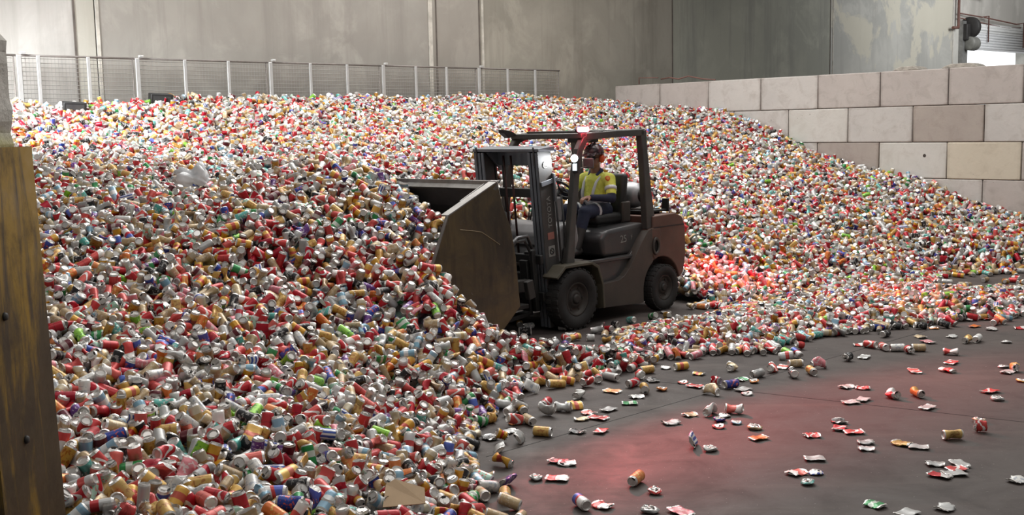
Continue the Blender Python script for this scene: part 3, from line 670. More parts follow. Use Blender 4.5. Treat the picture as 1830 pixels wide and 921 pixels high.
shirt = remesh(b.build('shirt', SH, drv), .010, 5)
b = MB()
for A in (armN, armF): b.cap(A[0].lerp(A[1], .66), A[1], .058, .054); b.cap(A[1], A[1].lerp(A[2], .93), .054, .038)
remesh(b.build('navy_sleeve', NAVY, drv), .009, 4)
b = MB(); b.tube([P(-1.05, -.055, 1.60), P(-1.12, -.085, 1.665), P(-1.175, 0, 1.68), P(-1.12, .085, 1.665), P(-1.05, .055, 1.60)], .022, 8); b.tube([P(-.995, .0, 1.50), P(-1.03, .03, 1.60)], .016, 6)
remesh(b.build('collar', simple('collar_navy', (.04, .05, .13), .8), drv), .007, 3)
b = MB()
for s in (1, -1): b.tube([P(-.945, s*.07, 1.30), P(-.955, s*.08, 1.42), P(-1.0, s*.09, 1.53), P(-1.08, s*.10, 1.615), P(-1.2, s*.10, 1.60), P(-1.285, s*.09, 1.5)], .022, 6, flat=.35)
b.build('reflective_brace', SILV, drv)
for A, f_ in ((armN, .52), (armF, .52)):
    b = MB(); p = A[0].lerp(A[1], f_); d = (A[1]-A[0]).normalized(); b.tube([p-d*.022, p+d*.022], .072, 16); b.build('sleeve_band', SILV, drv)
b = MB(); b.lathe([(.030, 0), (.030, .006), (.02, .009)], (0, 0, 0), 'Y', 16); b.mi = 1; b.lathe([(.018, .0095), (.018, .012)], (0, 0, 0), 'Y', 14)
o = b.build('shoulder_badge', [simple('badge_red', (.75, .12, .03), .6), simple('badge_orange', (.85, .36, .06), .6)], drv); o.location = P(-1.055, .218, 1.575); o.rotation_euler = (.35, 0, -.5)
# trousers with a reflective band, boots
b = MB(); b.cap(pel+Vector((-.01, 0, -.02)), pel+Vector((.03, 0, 0)), .135, .14, 16)
for hip, knee, ank, toe in legs: b.cap(hip, knee, .105, .080); b.cap(knee, knee.lerp(ank, .45), .078, .066)
remesh(b.build('trousers', NAVY, drv), .010, 4)
for hip, knee, ank, toe in legs:
    p = hip.lerp(knee, .52); d = (knee-hip).normalized(); b = MB(); b.tube([p-d*.02, p+d*.02], .098, 18); b.build('reflective_band', SILV, drv)
b = MB()
for hip, knee, ank, toe in legs: b.cap(knee.lerp(ank, .40), ank, .068, .052); b.cap(ank+Vector((-.04, 0, -.035)), toe, .050, .042)
remesh(b.build('boots', BOOT, drv), .008, 3)
# hard hat, ear muffs, glasses
t = NT('camouflage_shell'); v = t.coord(); n1 = t.noise(16, 3, .5, v); n2 = t.noise(22, 2, .5, v, .5)
c = t.mix(t.math('GREATER_THAN', n1, .52), (.030, .010, .014), (.11, .035, .04)); c = t.mix(t.math('GREATER_THAN', n2, .60), c, (.22, .18, .18)); HM = t.fin(c, .3)
b = MB(); prof = [(.118, 0)]+[(.116*math.cos(a), .01+.105*math.sin(a)) for a in [math.radians(x) for x in (8, 25, 42, 60, 76, 86)]]
b.lathe(prof, (0, 0, 0), 'Z', 28)
for vv in b.bm.verts: vv.co.x *= 1.14
b.prism([(.10, .014), (.185, -.010), (.187, -.002), (.10, .030)], -.075, .075, .003); b.tube([(-.135, 0, .0), (-.09, -.085, -.0), (.0, -.121, 0), (.10, -.085, 0), (.15, 0, 0), (.10, .085, 0), (0, .121, 0), (-.09, .085, 0), (-.135, 0, 0)], .007, 6)
b.tube([(-.11, 0, .06), (-.05, 0, .112), (.05, 0, .112), (.11, 0, .06)], .011, 6)
o = b.build('hard_hat', HM, drv); o.matrix_local = Matrix.Translation(hp(.0, 0, .052)) @ HR @ Matrix.Rotation(.04, 4, 'Y')
mf = simple('orange_plastic', (.95, .13, .03), .4, 0, .06)
for s in (1, -1):
    b = MB(); b.lathe([(.020, -.002), (.038, 0), (.042, .012), (.038, .034), (.026, .046), (.010, .048)], (0, 0, 0), 'Y', 20)
    for vv in b.bm.verts: vv.co.z *= 1.25
    b.mi = 1; b.tube([(0, .02, .04), (0, .03, .075), (0, .01, .10)], .006, 6)
    o = b.build('ear_muff', [mf, BLK], drv); o.matrix_local = Matrix.Translation(hp(-.008, s*.074, -.012)) @ HR @ Matrix.Rotation(0 if s > 0 else math.pi, 4, 'Z')
b = MB()
for s in (1, -1): b.ball((.0, s*.031, 0), (.010, .027, .018), 12)
b.tube([(0, -.01, .006), (.004, 0, .008), (0, .01, .006)], .004, 6); b.tube([(0, .055, .004), (-.05, .078, .004), (-.09, .082, .0)], .003, 5); b.tube([(0, -.055, .004), (-.05, -.078, .004), (-.09, -.082, .0)], .003, 5)
t = NT('dark_glasses'); GL = t.fin((.05, .045, .05), .08, .3)
o = b.build('safety_glasses', GL, drv); o.matrix_local = Matrix.Translation(hp(.089, 0, .008)) @ HR
CTRL="-1.65,12.08,1.72 -1.01,11.61,1.58 -0.66,10.63,1.33 -1.13,10.46,1.30 -1.04,9.47,0.90 -1.00,9.00,0.50 -0.90,7.95,0.28 -0.78,6.78,0.20 -0.65,5.55,0.20 -1.58,9.99,1.35 -1.51,9.49,1.15 -1.47,9.17,0.95 -1.38,8.51,0.60 -1.23,7.48,0.40 -1.08,6.47,0.30 -0.92,5.43,0.25 -0.75,9.62,1.12 -0.65,9.08,0.90 -0.46,9.30,0.72 -0.56,9.21,0.45 -0.50,8.17,0.22 -0.48,7.04,0.12 -0.37,5.76,0.12 -0.30,8.44,0.15 -0.19,9.97,0.30 -0.09,9.22,0.20 0.20,9.33,0.12 -2.40,10.31,1.60 -2.24,9.57,1.40 -2.11,8.90,1.00 -1.92,8.04,0.70 -1.72,7.11,0.50 -1.50,6.16,0.40 -1.28,5.17,0.35 -3.02,9.75,1.40 -2.70,8.63,1.05 -2.42,7.67,0.78 -2.14,6.73,0.60 -1.90,5.91,0.48 -1.64,5.05,0.40 -4.11,10.01,1.40 -3.63,8.77,1.05 -2.91,6.93,0.75 -2.43,5.71,0.55 -2.12,4.94,0.45 -5.86,10.43,1.40 -5.09,8.99,1.05 -4.03,7.04,0.75 -3.35,5.78,0.55 -2.92,4.99,0.45 -1.78,4.09,0.35 -0.96,4.27,0.25 -0.31,4.57,0.10 0.40,9.54,0.22 0.92,9.84,0.20 1.52,10.52,0.16 2.16,11.06,0.16 2.86,11.60,0.14 3.53,11.88,0.14 4.20,12.06,0.14 4.81,12.03,0.15 5.51,12.22,0.15 6.54,12.41,0.15 0.38,9.10,0.00 0.77,9.38,0.00 1.17,9.90,0.00 1.73,10.17,0.00 2.25,10.17,0.00 2.74,10.07,0.00 3.45,11.01,0.00 4.29,11.45,0.00 5.02,11.80,0.00 5.67,12.15,0.00 6.42,12.17,0.00 0.25,11.47,0.02 0.85,11.70,0.00 1.45,12.22,0.00 2.00,12.52,0.00 2.74,13.01,0.03 -0.21,7.85,0.00 0.01,6.57,0.00 -0.17,6.08,0.00 0.07,8.65,0.00 -0.24,7.43,0.00 -0.13,5.43,0.00 7.21,15.50,0.00 6.20,15.54,0.00 5.45,14.58,0.03 1.93,12.88,0.00 2.47,12.98,0.08 2.20,12.97,-0.06 6.50,15.13,-0.03 7.07,15.19,-0.05 5.83,13.88,0.04 6.47,13.89,0.04 0.37,9.06,-0.30 0.28,7.11,-0.30 0.85,9.19,-0.20 1.93,9.89,-0.35 3.05,10.22,-0.35 4.73,11.08,-0.30 1.49,7.62,-0.50 3.62,8.43,-0.60 2.92,6.76,-0.60 2.03,13.54,0.28 4.44,14.95,0.42 6.25,15.69,0.30 7.32,15.77,0.35 4.31,14.51,0.10 3.16,14.29,0.30 -2.26,11.50,1.87 -2.74,11.80,1.80 -3.08,11.50,1.66 -3.76,12.20,1.64 -6.30,15.60,2.64 -5.80,14.30,2.21 -5.22,12.80,1.83 -7.74,14.00,2.60 -6.42,11.50,1.90 -6.54,14.90,2.52 -5.10,16.80,2.70 -4.76,15.60,2.26 -4.29,14.00,1.91 -4.05,17.70,2.70 -3.75,16.30,2.24 -3.38,14.60,1.87 -2.47,19.10,2.71 -2.21,17.00,2.21 -2.00,15.30,1.90 -1.84,14.00,1.72 -0.61,20.70,2.69 -0.56,18.60,2.27 -0.50,16.50,1.93 -0.46,14.60,1.52 -0.44,13.80,1.00 1.00,22.20,2.66 0.88,19.50,2.24 0.78,17.50,1.89 0.69,15.50,1.46 0.63,14.40,0.93 0.58,13.60,0.44 2.25,15.00,0.84 2.70,18.00,1.48 3.05,20.30,2.00 4.83,16.30,0.68 5.12,17.30,1.02 6.72,16.90,0.59 4.03,18.30,1.44 3.49,15.80,0.75 1.79,18.90,1.94 2.16,23.53,2.61 3.25,22.37,2.47 4.17,21.38,2.40 5.02,20.47,1.94 5.50,19.96,1.60 6.35,19.05,1.39 6.80,18.57,1.24 7.20,18.14,1.00 7.58,17.73,0.78 8.01,17.28,0.60 8.69,16.55,0.32 1.62,13.67,-0.20 0.23,12.24,-0.20 1.36,12.54,-0.20 0.25,10.96,-0.10 -0.39,11.59,-0.10 0.49,13.37,-0.10 1.05,14.09,0.00 0.05,10.61,-0.05 -0.19,10.28,0.10 -0.47,10.00,0.35 -0.31,10.95,1.00 -1.03,11.65,1.35 -1.26,12.85,0.90 -1.82,12.41,1.40"
LOOSE='c red 0.24 8.48;c white -0.04 8.28;d yellow 0.05 8.31;k silver 0.25 8.23;k silver 0.37 8.34;k yellow 0.46 8.40;c tan 0.10 7.99;c gold 0.19 7.67;f orange -0.01 8.01;f silver -0.05 7.78;k silver 0.03 7.52;f black -0.18 7.62;f black 0.44 7.74;f red 0.61 7.74;f tan 0.49 8.08;f red 0.62 8.10;f red 0.56 8.25;f silver 0.72 8.34;f green 0.90 8.52;f white 0.98 8.73;f orange 0.80 8.93;f orange 1.21 8.96;k white 0.52 8.75;t silver 0.83 9.35;k red 0.60 9.12;k red 0.71 9.28;k red 0.99 9.11;k redwhite 1.08 9.39;k gold 1.06 8.88;c gold 1.17 9.60;f black 1.18 9.29;f redwhite 1.42 9.20;c yellow 1.49 9.71;f white 1.36 9.78;f tan 1.31 8.14;f silver 1.14 7.93;k bluewhite 1.20 7.35;f black 0.28 7.03;f silver 0.33 6.99;f silver 0.12 6.70;f redwhite 0.25 6.68;c orange 0.73 6.57;f red 0.82 6.39;c cola 0.37 6.16;f redwhite 0.49 6.17;f silver 0.75 6.07;f pink 0.92 6.04;c gold -0.07 6.32;k purple -0.06 6.56;f yellow 1.61 9.51;k tan 1.93 9.65;k silver 2.09 9.36;k red 2.27 9.57;f redwhite 2.39 9.70;k black 2.39 9.34;k gold 2.57 9.43;k pink 2.70 9.67;k tan 2.51 9.73;f green 1.93 9.26;f orange 2.02 9.17;k red 1.68 9.07;k blue 1.79 8.99;f red 1.50 9.05;f silver 1.87 8.90;f white 1.87 8.76;k tan 1.59 8.78;k black 3.04 9.95;f silver 3.23 10.06;f redwhite 3.36 10.63;c red 3.43 10.51;c red 3.52 10.39;c white 3.63 10.33;k red 3.70 10.21;c tan 3.82 10.31;d redwhite 4.05 10.12;f red 3.91 9.75;k redwhite 3.75 9.43;f red 3.47 9.44;f white 2.72 8.92;f red 2.84 8.87;f white 2.60 8.41;f silver 2.72 8.49;k redwhite 2.97 8.56;d gold 3.18 8.58;f silver 3.12 8.21;f red 3.79 8.67;f silver 3.74 8.42;f silver 4.29 9.55;f silver 4.22 9.33;k gold 4.31 9.38;f yellow 4.20 9.01;k white 1.47 8.15;k redwhite 1.65 8.18;f silver 1.56 8.09;f blue 1.50 7.97;f skyblue 1.61 7.90;f redwhite 1.46 7.80;f tan 1.71 7.74;f black 2.35 7.87;f red 2.30 7.69;f red 2.37 7.58;f red 2.06 7.52;f orange 1.68 7.48;f white 1.30 7.24;f silver 2.37 7.33;f silver 2.33 7.18;f gold 2.60 7.28;f silver 2.68 7.19;d gold 2.98 7.38;f tan 3.34 7.81;k red 3.24 7.55;f silver 1.93 6.98;f redwhite 1.74 6.70;f bluewhite 1.86 6.69;f teal 1.76 6.50;f silver 2.65 6.82;f silver 2.80 6.81;f red 2.74 6.71;f silver 2.69 6.62;f redwhite 2.59 6.59;f white 3.01 6.47;f green 2.03 6.09;f silver 2.40 6.02;f silver 2.16 5.94;c blue 5.17 12.15;k redwhite 4.75 11.82;f black 4.77 12.14;k gold 4.99 12.19;f red 5.16 11.88;f white 4.92 11.84;f orange 4.83 11.47;f silver 4.94 11.30;f redwhite 5.25 11.33;c tan 5.48 12.00;f orange 4.39 11.42;f tan 4.08 10.96;f silver 4.39 10.95;d gold 4.42 10.66;t white 4.54 10.70;f pink 4.06 10.70;f silver 4.79 10.62;k teal 4.24 11.61;k silver 0.53 11.76;c white 0.16 11.88;c gold 0.07 12.03;k black 0.12 11.51;f silver 1.57 12.16;f silver 1.77 12.74'

# ------------------------------------------------------------------ drink cans
DES = [  # key, words, main, second, pattern, weight
 ('red', 'red', (.56, .018, .022), (.80, .76, .74), 'wave', 9), ('redplain', 'plain red', (.50, .022, .025), (.3, .02, .02), 'plain', 12),
 ('redwhite', 'red and white', (.62, .035, .035), (.82, .79, .76), 'split', 4), ('cola', 'blue, red and white', (.08, .13, .50), (.84, .82, .80), 'cola', 2),
 ('gold', 'gold', (.56, .33, .07), (.40, .16, .03), 'text', 10), ('yellow', 'yellow', (.68, .36, .035), (.50, .06, .03), 'band', 7),
 ('tan', 'tan', (.46, .33, .18), (.55, .45, .32), 'text', 10), ('cream', 'cream', (.58, .50, .36), (.45, .30, .12), 'band', 6),
 ('white', 'white', (.66, .65, .62), (.40, .42, .46), 'text', 6), ('silver', 'silver', (.46, .46, .45), (.50, .50, .50), 'plain', 6),
 ('silverred', 'silver and red', (.60, .60, .60), (.55, .04, .04), 'band', 3), ('bluewhite', 'blue and white', (.05, .09, .38), (.78, .78, .78), 'stripes', .9),
 ('blue', 'dark blue', (.022, .045, .30), (.55, .10, .08), 'text', 2), ('skyblue', 'pale blue', (.24, .42, .55), (.72, .74, .74), 'band', 3),
 ('teal', 'teal', (.10, .42, .37), (.55, .62, .58), 'text', 2), ('green', 'green', (.03, .27, .075), (.60, .66, .58), 'band', 2),
 ('lime', 'lime green', (.26, .56, .04), (.10, .30, .05), 'text', 1.2), ('black', 'black', (.018, .017, .019), (.26, .25, .24), 'text', 7),
 ('maroon', 'dark maroon', (.13, .015, .025), (.40, .32, .30), 'band', 3), ('orange', 'orange', (.70, .18, .03), (.75, .45, .12), 'text', 2),
 ('pink', 'pink', (.66, .20, .24), (.70, .50, .50), 'text', 2), ('purple', 'purple', (.17, .06, .28), (.6, .5, .65), 'text', .7),
 ('mint', 'mint green', (.38, .58, .46), (.62, .08, .07), 'text', 2)]
KEY = {d[0]: i for i, d in enumerate(DES)}
def can_mat(k, w, c1, c2, pat):
    t = NT('can_'+k); uv = t.n('ShaderNodeUVMap'); sp = t.n('ShaderNodeSeparateXYZ'); t.l(uv.outputs[0], sp.inputs[0]); U, V_ = sp.outputs[0], sp.outputs[1]
    at = t.n('ShaderNodeAttribute'); at.attribute_name = 'wear'; wr = at.outputs['Fac']
    if pat == 'plain': f = t.math('LESS_THAN', t.math('ABSOLUTE', t.math('SUBTRACT', V_, .5)), .02)
    elif pat == 'wave': f = t.math('LESS_THAN', t.math('ABSOLUTE', t.math('SUBTRACT', V_, t.math('ADD', .5, t.math('MULTIPLY', t.math('SINE', t.math('MULTIPLY', U, 12.566)), .22)))), .085)
    elif pat == 'split': f = t.math('LESS_THAN', t.math('ADD', V_, t.math('MULTIPLY', t.math('SINE', t.math('MULTIPLY', U, 6.283)), .12)), .46)
    elif pat == 'cola': f = t.math('LESS_THAN', t.math('ADD', V_, t.math('MULTIPLY', t.math('SINE', t.math('MULTIPLY', U, 6.283)), .10)), .5)
    elif pat == 'band': f = t.math('LESS_THAN', t.math('ABSOLUTE', t.math('SUBTRACT', V_, .42)), .13)
    elif pat == 'stripes': f = t.math('GREATER_THAN', t.math('SINE', t.math('MULTIPLY', U, 50.2)), .1)
    else:
        m = t.n('ShaderNodeCombineXYZ'); t.l(t.math('MULTIPLY', U, 5.0), m.inputs[0]); t.l(t.math('MULTIPLY', V_, 3.2), m.inputs[1]); t.l(t.math('MULTIPLY', wr, 9.0), m.inputs[2])
        f = t.math('MULTIPLY', t.math('GREATER_THAN', t.noise(2.0, 2, .5, m.outputs[0]), .55), t.math('LESS_THAN', t.math('ABSOLUTE', t.math('SUBTRACT', V_, .55)), .27))
    c = t.mix(f, c1, c2)
    if pat == 'cola': c = t.mix(t.math('LESS_THAN', t.math('ABSOLUTE', t.math('SUBTRACT', t.math('ADD', V_, t.math('MULTIPLY', t.math('SINE', t.math('MULTIPLY', U, 6.283)), .10)), .5)), .07), c, (.6, .03, .04))
    hs = t.n('ShaderNodeHueSaturation'); t.l(c, hs.inputs['Color']); t.l(t.math('ADD', .68, t.math('MULTIPLY', wr, .56)), hs.inputs['Value']); t.l(t.math('ADD', 1.08, t.math('MULTIPLY', wr, -.22)), hs.inputs['Saturation'])
    t.l(t.math('ADD', .492, t.math('MULTIPLY', wr, .016)), hs.inputs['Hue'])
    return t.fin(hs.outputs[0], .36, .22)
CM = [can_mat(*d[:5]) for d in DES]; NDES = len(CM)
t = NT('bare_aluminium'); at = t.n('ShaderNodeAttribute'); at.attribute_name = 'wear'
ALU = t.fin(t.mix(at.outputs['Fac'], (.40, .38, .36), (.84, .82, .79)), .33, .62)
DARK = simple('can_opening', (.02, .018, .016), .7)
ALLM = CM+[ALU, DARK]

def template(nseg, nring, R, H, deform=None, seed=0, tab=False):
    prof = [(.62*R, .010, 1), (.80*R, .0, 1), (R, .008, 1)]
    for i in range(1, nring): prof.append((R, .008+(H-.021)*i/nring, 0))
    prof += [(R, H-.013, 0), (.85*R, H-.003, 1), (.83*R, H, 1), (.77*R, H-.005, 1)]
    if nseg < 10: prof = [(.80*R, .0, 1), (R, .008, 1)]+[(R, .008+(H-.020)*i/nring, 0) for i in range(1, nring)]+[(R, H-.012, 0), (.84*R, H, 1)]
    inner = nseg >= 14
    if inner: prof += [(.40*R, H-.005, 1)]
    n = nseg; V = []
    for r, z, _ in prof:
        for k in range(n): a = 2*math.pi*k/n; V.append((r*math.cos(a), r*math.sin(a), z))
    F, C, UVs = [], [], []
    for i in range(len(prof)-1):
        top = i+1 >= len(prof)-3 if inner else False
        for k in range(n):
            l = (k+1) % n; F.append((i*n+k, i*n+l, (i+1)*n+l, (i+1)*n+k)); cl = prof[i+1][2] if prof[i+1][2] == 0 or i+1 < 4 or True else 0
            cl = 0 if (prof[i+1][2] == 0) else 1
            if inner and i == len(prof)-2 and k in (0, 1, n-1): cl = 2
            C.append(cl); u0, u1 = k/n, (k+1)/n; v0, v1 = prof[i][1]/H, prof[i+1][1]/H; UVs.append([(u0, v0), (u1, v0), (u1, v1), (u0, v1)])
    F.append(tuple(range(n-1, -1, -1))); C.append(1); UVs.append([(0, 0)]*n)
    L = (len(prof)-1)*n; F.append(tuple(range(L, L+n))); C.append(1); UVs.append([(0, 1)]*n)
    split = (len(prof)-5 if inner else len(prof)-4)
    V = np.array(V, float)
    if tab:
        b0 = len(V); q = [(-.018, -.006), (.006, -.008), (.012, 0), (.006, .008), (-.018, .006)]
        V = np.vstack([V, [(x-.002, y, H-.001) for x, y in q]]); F.append(tuple(range(b0, b0+5))); C.append(1); UVs.append([(0, 1)]*5)
    rng = np.random.RandomState(seed)
    if deform is None: deform = ()
    for d in deform:
        x, y, z = V[:, 0].copy(), V[:, 1].copy(), V[:, 2].copy()
        if d[0] == 'dent':
            _, ph, z0, w, a = d; dx, dy = math.cos(ph), math.sin(ph); g = np.exp(-((z-z0*H)/(w*H))**2); dp = np.clip((x*dx+y*dy)/R+.25, 0, 1)
            V[:, 0] -= dx*a*R*g*dp; V[:, 1] -= dy*a*R*g*dp
        elif d[0] == 'bend':
            _, ph, a = d; s = (z/H-.5); V[:, 0] += math.cos(ph)*a*R*(1-4*s*s); V[:, 1] += math.sin(ph)*a*R*(1-4*s*s)
            V[:, 2] += a*.35*x*math.cos(ph)*np.sign(s)*2*np.abs(s)
        elif d[0] == 'pinch':
            _, z0, w, a = d; g = np.exp(-((z-z0*H)/(w*H))**2); V[:, 0] *= 1-a*g; V[:, 1] *= 1+.30*a*g
        elif d[0] == 'squash': V[:, 2] *= d[1]; V[:, 0] *= 1+.12*(1-d[1]); V[:, 1] *= 1+.12*(1-d[1])
        elif d[0] == 'noise':
            s = rng.uniform(-1, 1, V.shape)*d[1]*R; V += s*np.clip(1-np.abs(z/H-.5)*1.3, .25, 1)[:, None]
        elif d[0] == 'flat':
            g = d[1]; V[:, 1] = V[:, 1]*g+.004*np.sin(z*60+seed)+.003*np.sin(x*90+seed*2); V[:, 0] *= 1.32
        elif d[0] == 'disc':
            V[:, 2] = z*d[1]+.004*np.sin(x*70+seed)+.003*np.sin(y*80); k = 1+.35*np.sin(math.pi*np.clip(z/H, 0, 1)); V[:, 0] = V[:, 0]*k*1.05; V[:, 1] = V[:, 1]*k*.9
    c = (V.max(0)+V.min(0))/2; V -= c
    return dict(V=V, F=F, C=np.array(C), UV=UVs, n=n, lid=split*n)
R0, H0 = .0352, .135
VAR = [('', R0, H0, (), 10), ('', R0, H0, (('noise', .02),), 6), ('slim tall', .0285, .150, (), 3), ('tall', R0, .165, (), 2.2), ('short', .0275, .095, (), 1),
 ('dented', R0, H0, (('dent', .5, .5, .25, .55), ('noise', .04)), 4), ('dented', R0, H0, (('dent', 2.8, .65, .22, .8), ('dent', 5.1, .3, .2, .5)), 4),
 ('pinched', R0, H0, (('pinch', .5, .28, .6), ('noise', .06)), 3), ('bent', R0, H0, (('bend', .7, .7), ('dent', .7, .5, .2, .6)), 3), ('crushed', R0, H0, (('squash', .6), ('pinch', .5, .25, .35), ('noise', .22)), 3),
 ('crushed', R0, H0, (('bend', 2.2, 1.0), ('pinch', .5, .3, .7), ('noise', .16)), 3), ('squashed', R0, H0, (('flat', .40), ('noise', .12)), 2.5)]
FLATV = [('flattened', R0, H0, (('flat', .13), ('noise', .10))), ('flattened', R0, .11, (('flat', .16), ('noise', .2), ('bend', 0, .5))), ('flattened', R0, H0, (('disc', .11), ('noise', .12))), ('flattened', R0, H0, (('disc', .14), ('noise', .25)))]
LOD = [[template(16, 7, r, h, d, i+1, True) for i, (w_, r, h, d, _) in enumerate(VAR)],
       [template(10, 4, r, h, d, i+1) for i, (w_, r, h, d, _) in enumerate(VAR)],
       [template(7, 3, r, h, d, i+1) for i, (w_, r, h, d, _) in enumerate(VAR)]]
FLT = [template(16, 5, r, h, d, i+31, False) for i, (w_, r, h, d) in enumerate(FLATV)]

# heap surface: heights surveyed at scattered points, joined by a smooth surface
CP_ = np.array([[float(v) for v in q.split(',')] for q in CTRL.split()])
XC = CP_[:, :2]; K_ = np.linalg.norm(XC[:, None]-XC[None], axis=2); nC = len(CP_)
Q_ = np.c_[np.ones(nC), XC]; A_ = np.block([[K_-.05*np.eye(nC), Q_], [Q_.T, np.zeros((3, 3))]]); WT = np.linalg.solve(A_, np.r_[CP_[:, 2], 0, 0, 0])
rs = np.random.RandomState(11); WAV = [(rs.uniform(1.5, 7), rs.uniform(0, 6.28), rs.uniform(0, 6.28)) for _ in range(14)]
def heap(x, y):
    x = np.asarray(x, float); y = np.asarray(y, float); out = np.empty(x.shape); xf, yf = x.ravel(), y.ravel(); o = out.reshape(-1)
    for i in range(0, len(xf), 20000):
        a, c = xf[i:i+20000], yf[i:i+20000]; k = np.sqrt((a[:, None]-XC[:, 0])**2+(c[:, None]-XC[:, 1])**2)
        o[i:i+20000] = k @ WT[:nC]+WT[nC]+WT[nC+1]*a+WT[nC+2]*c
    bump = sum(np.sin(f*(x*math.cos(a)+y*math.sin(a))+p)/f for f, a, p in WAV)*.035
    return out+bump*np.clip(out*3, 0, 1)
def truckmask(x, y, z):          # True where a can may lie
    dx, dy = x-TX, y-TY; lx = math.cos(TH)*dx+math.sin(TH)*dy; ly = -math.sin(TH)*dx+math.cos(TH)*dy
    bad = (lx > -2.25) & (lx < 1.08) & (np.abs(ly) < .80)
    bad |= (lx >= 1.0) & (lx < 2.44) & (np.abs(np.abs(ly)-BW) < .055) & (z < 1.9)
    bad |= (lx >= 1.0) & (lx < 1.20+.18*np.clip(z, 0, 1.7)) & (np.abs(ly) < BW+.02) & (z < 1.9)
    bad |= (lx >= 1.0) & (lx < 2.42) & (ly > BW) & (z > .50) & (ly < 1.3) & (lx < 2.1)
    bad |= (lx < 1.6) & (lx > 1.0) & (ly > BW-.01) & (ly < 1.0)
    return ~bad
def place_mask(x, y, z, m=.05):
    p = np.stack([x, y, np.zeros_like(x)], -1)-J0
    ok = (p @ EV < -m) & (p @ DV > FU+m)
    ok &= ~((x < -1.60) & (x > -3.2) & (y > 4.15) & (y < 4.90))
    return ok & truckmask(x, y, z)

def scatter(step, dz, seed, thick=.03, dens=1.0):
    r = np.random.RandomState(seed)
    gx, gy = np.meshgrid(np.arange(-10, 9.5, step), np.arange(3.6, 24, step)); x = (gx+r.uniform(-.45, .45, gx.shape)*step).ravel(); y = (gy+r.uniform(-.45, .45, gy.shape)*step).ravel()
    z0 = heap(x, y); px, py, dd = project(np.stack([x, y, z0+dz], -1))
    k = (dd > .5) & (px > -110) & (px < 1960) & (py < 1080) & (z0 > thick) & (r.uniform(size=len(x)) < dens)
    x, y, z0 = x[k], y[k], z0[k]; e = .12
    gxn = (heap(x+e, y)-heap(x-e, y))/(2*e); gyn = (heap(x, y+e)-heap(x, y-e))/(2*e); N = np.stack([-gxn, -gyn, np.ones_like(x)], -1); N /= np.linalg.norm(N, axis=1)[:, None]
    C = np.stack([x, y, np.maximum(z0+dz, .035)], -1)
    vw = CAMP-C; vw /= np.linalg.norm(vw, axis=1)[:, None]; k = ((N*vw).sum(1) > -.12) & place_mask(C[:, 0], C[:, 1], C[:, 2])
    # steep faces get their share of cans
    return C[k], N[k], r
def orient(N, r, C):
    n = len(N); a = r.normal(size=(n, 3)); a -= (a*N).sum(1)[:, None]*N; a /= np.linalg.norm(a, axis=1)[:, None]
    til = r.normal(size=n)*.52; up = r.uniform(size=n) < .20; til[up] = r.uniform(.8, 1.57, up.sum())*np.sign(r.uniform(-1, 1, up.sum()))
    low = C[:, 2] < .06; til[low] *= .12
    a = a*np.cos(til)[:, None]+N*np.sin(til)[:, None]
    b_ = np.cross(a, r.normal(size=(n, 3))); b_ /= np.linalg.norm(b_, axis=1)[:, None]; c_ = np.cross(a, b_)
    return np.stack([b_, c_, a], -1)
pc = [scatter(.098, .000, 1), scatter(.102, -.072, 2), scatter(.150, .040, 3, .16), scatter(.115, .0, 4, -.09, .16)]
C = np.concatenate([p[0] for p in pc]); N = np.concatenate([p[1] for p in pc]); layer = np.repeat([0, 1, 2, 2], [len(p[0]) for p in pc]); rr = np.random.RandomState(5)
ROT = orient(N, rr, C); n = len(C)
wv = np.array([v[4] for v in VAR], float); var = rr.choice(len(VAR), n, p=wv/wv.sum()); wd = np.array([d[5] for d in DES], float); des = rr.choice(NDES, n, p=wd/wd.sum())
wear = np.clip(rr.normal(.5, .24, n), 0, 1); uoff = rr.uniform(0, 1, n)
# nothing may stick through the floor
half = np.abs(ROT[:, 2, 2])*.062+np.sqrt(np.clip(1-ROT[:, 2, 2]**2, 0, 1))*.033; C[:, 2] = np.maximum(C[:, 2], half)
px, py, dist = project(C)
cand = np.where((layer != 1) & (px > 118) & (px < 1828) & (py < 916))[0]
NIND = 222
ind = cand[np.argsort(dist[cand])][:NIND]; isind = np.zeros(n, bool); isind[ind] = True
lod = np.where(dist < 8.6, 0, np.where(dist < 13.5, 1, 2))

def assemble(name, sel):
    Vs, LI, LS, MI, UVL, WR, SM = [], [], [], [], [], [], []; vo = 0
    for L in range(3):
        for v in range(len(VAR)):
            q = sel[(lod[sel] == L) & (var[sel] == v)]
            if not len(q): continue
            T = LOD[L][v]; m = len(q); nv = len(T['V'])
            P_ = np.einsum('nij,vj->nvi', ROT[q], T['V'])+C[q][:, None, :]; Vs.append(P_.reshape(-1, 3))
            fl = np.array([len(f) for f in T['F']]); li = np.concatenate([np.array(f) for f in T['F']])
            LI.append((li[None, :]+(vo+np.arange(m)*nv)[:, None]).ravel()); LS.append(np.tile(fl, m))
            cl = T['C']; mi = np.where(cl[None, :] == 0, des[q][:, None], np.where(cl[None, :] == 1, NDES, NDES+1)); MI.append(mi.ravel())
            uv = np.array([c for f in T['UV'] for c in f]); UVm = np.repeat(uv[None], m, 0).copy(); UVm[:, :, 0] += uoff[q][:, None]; UVL.append(UVm.reshape(-1, 2))
            WR.append(np.repeat(wear[q], len(fl))); SM.append(np.tile(cl == 0, m)); vo += m*nv
    return mesh_from(name, np.concatenate(Vs), np.concatenate(LI), np.concatenate(LS), np.concatenate(MI), np.concatenate(UVL), np.concatenate(WR), np.concatenate(SM), ALLM)
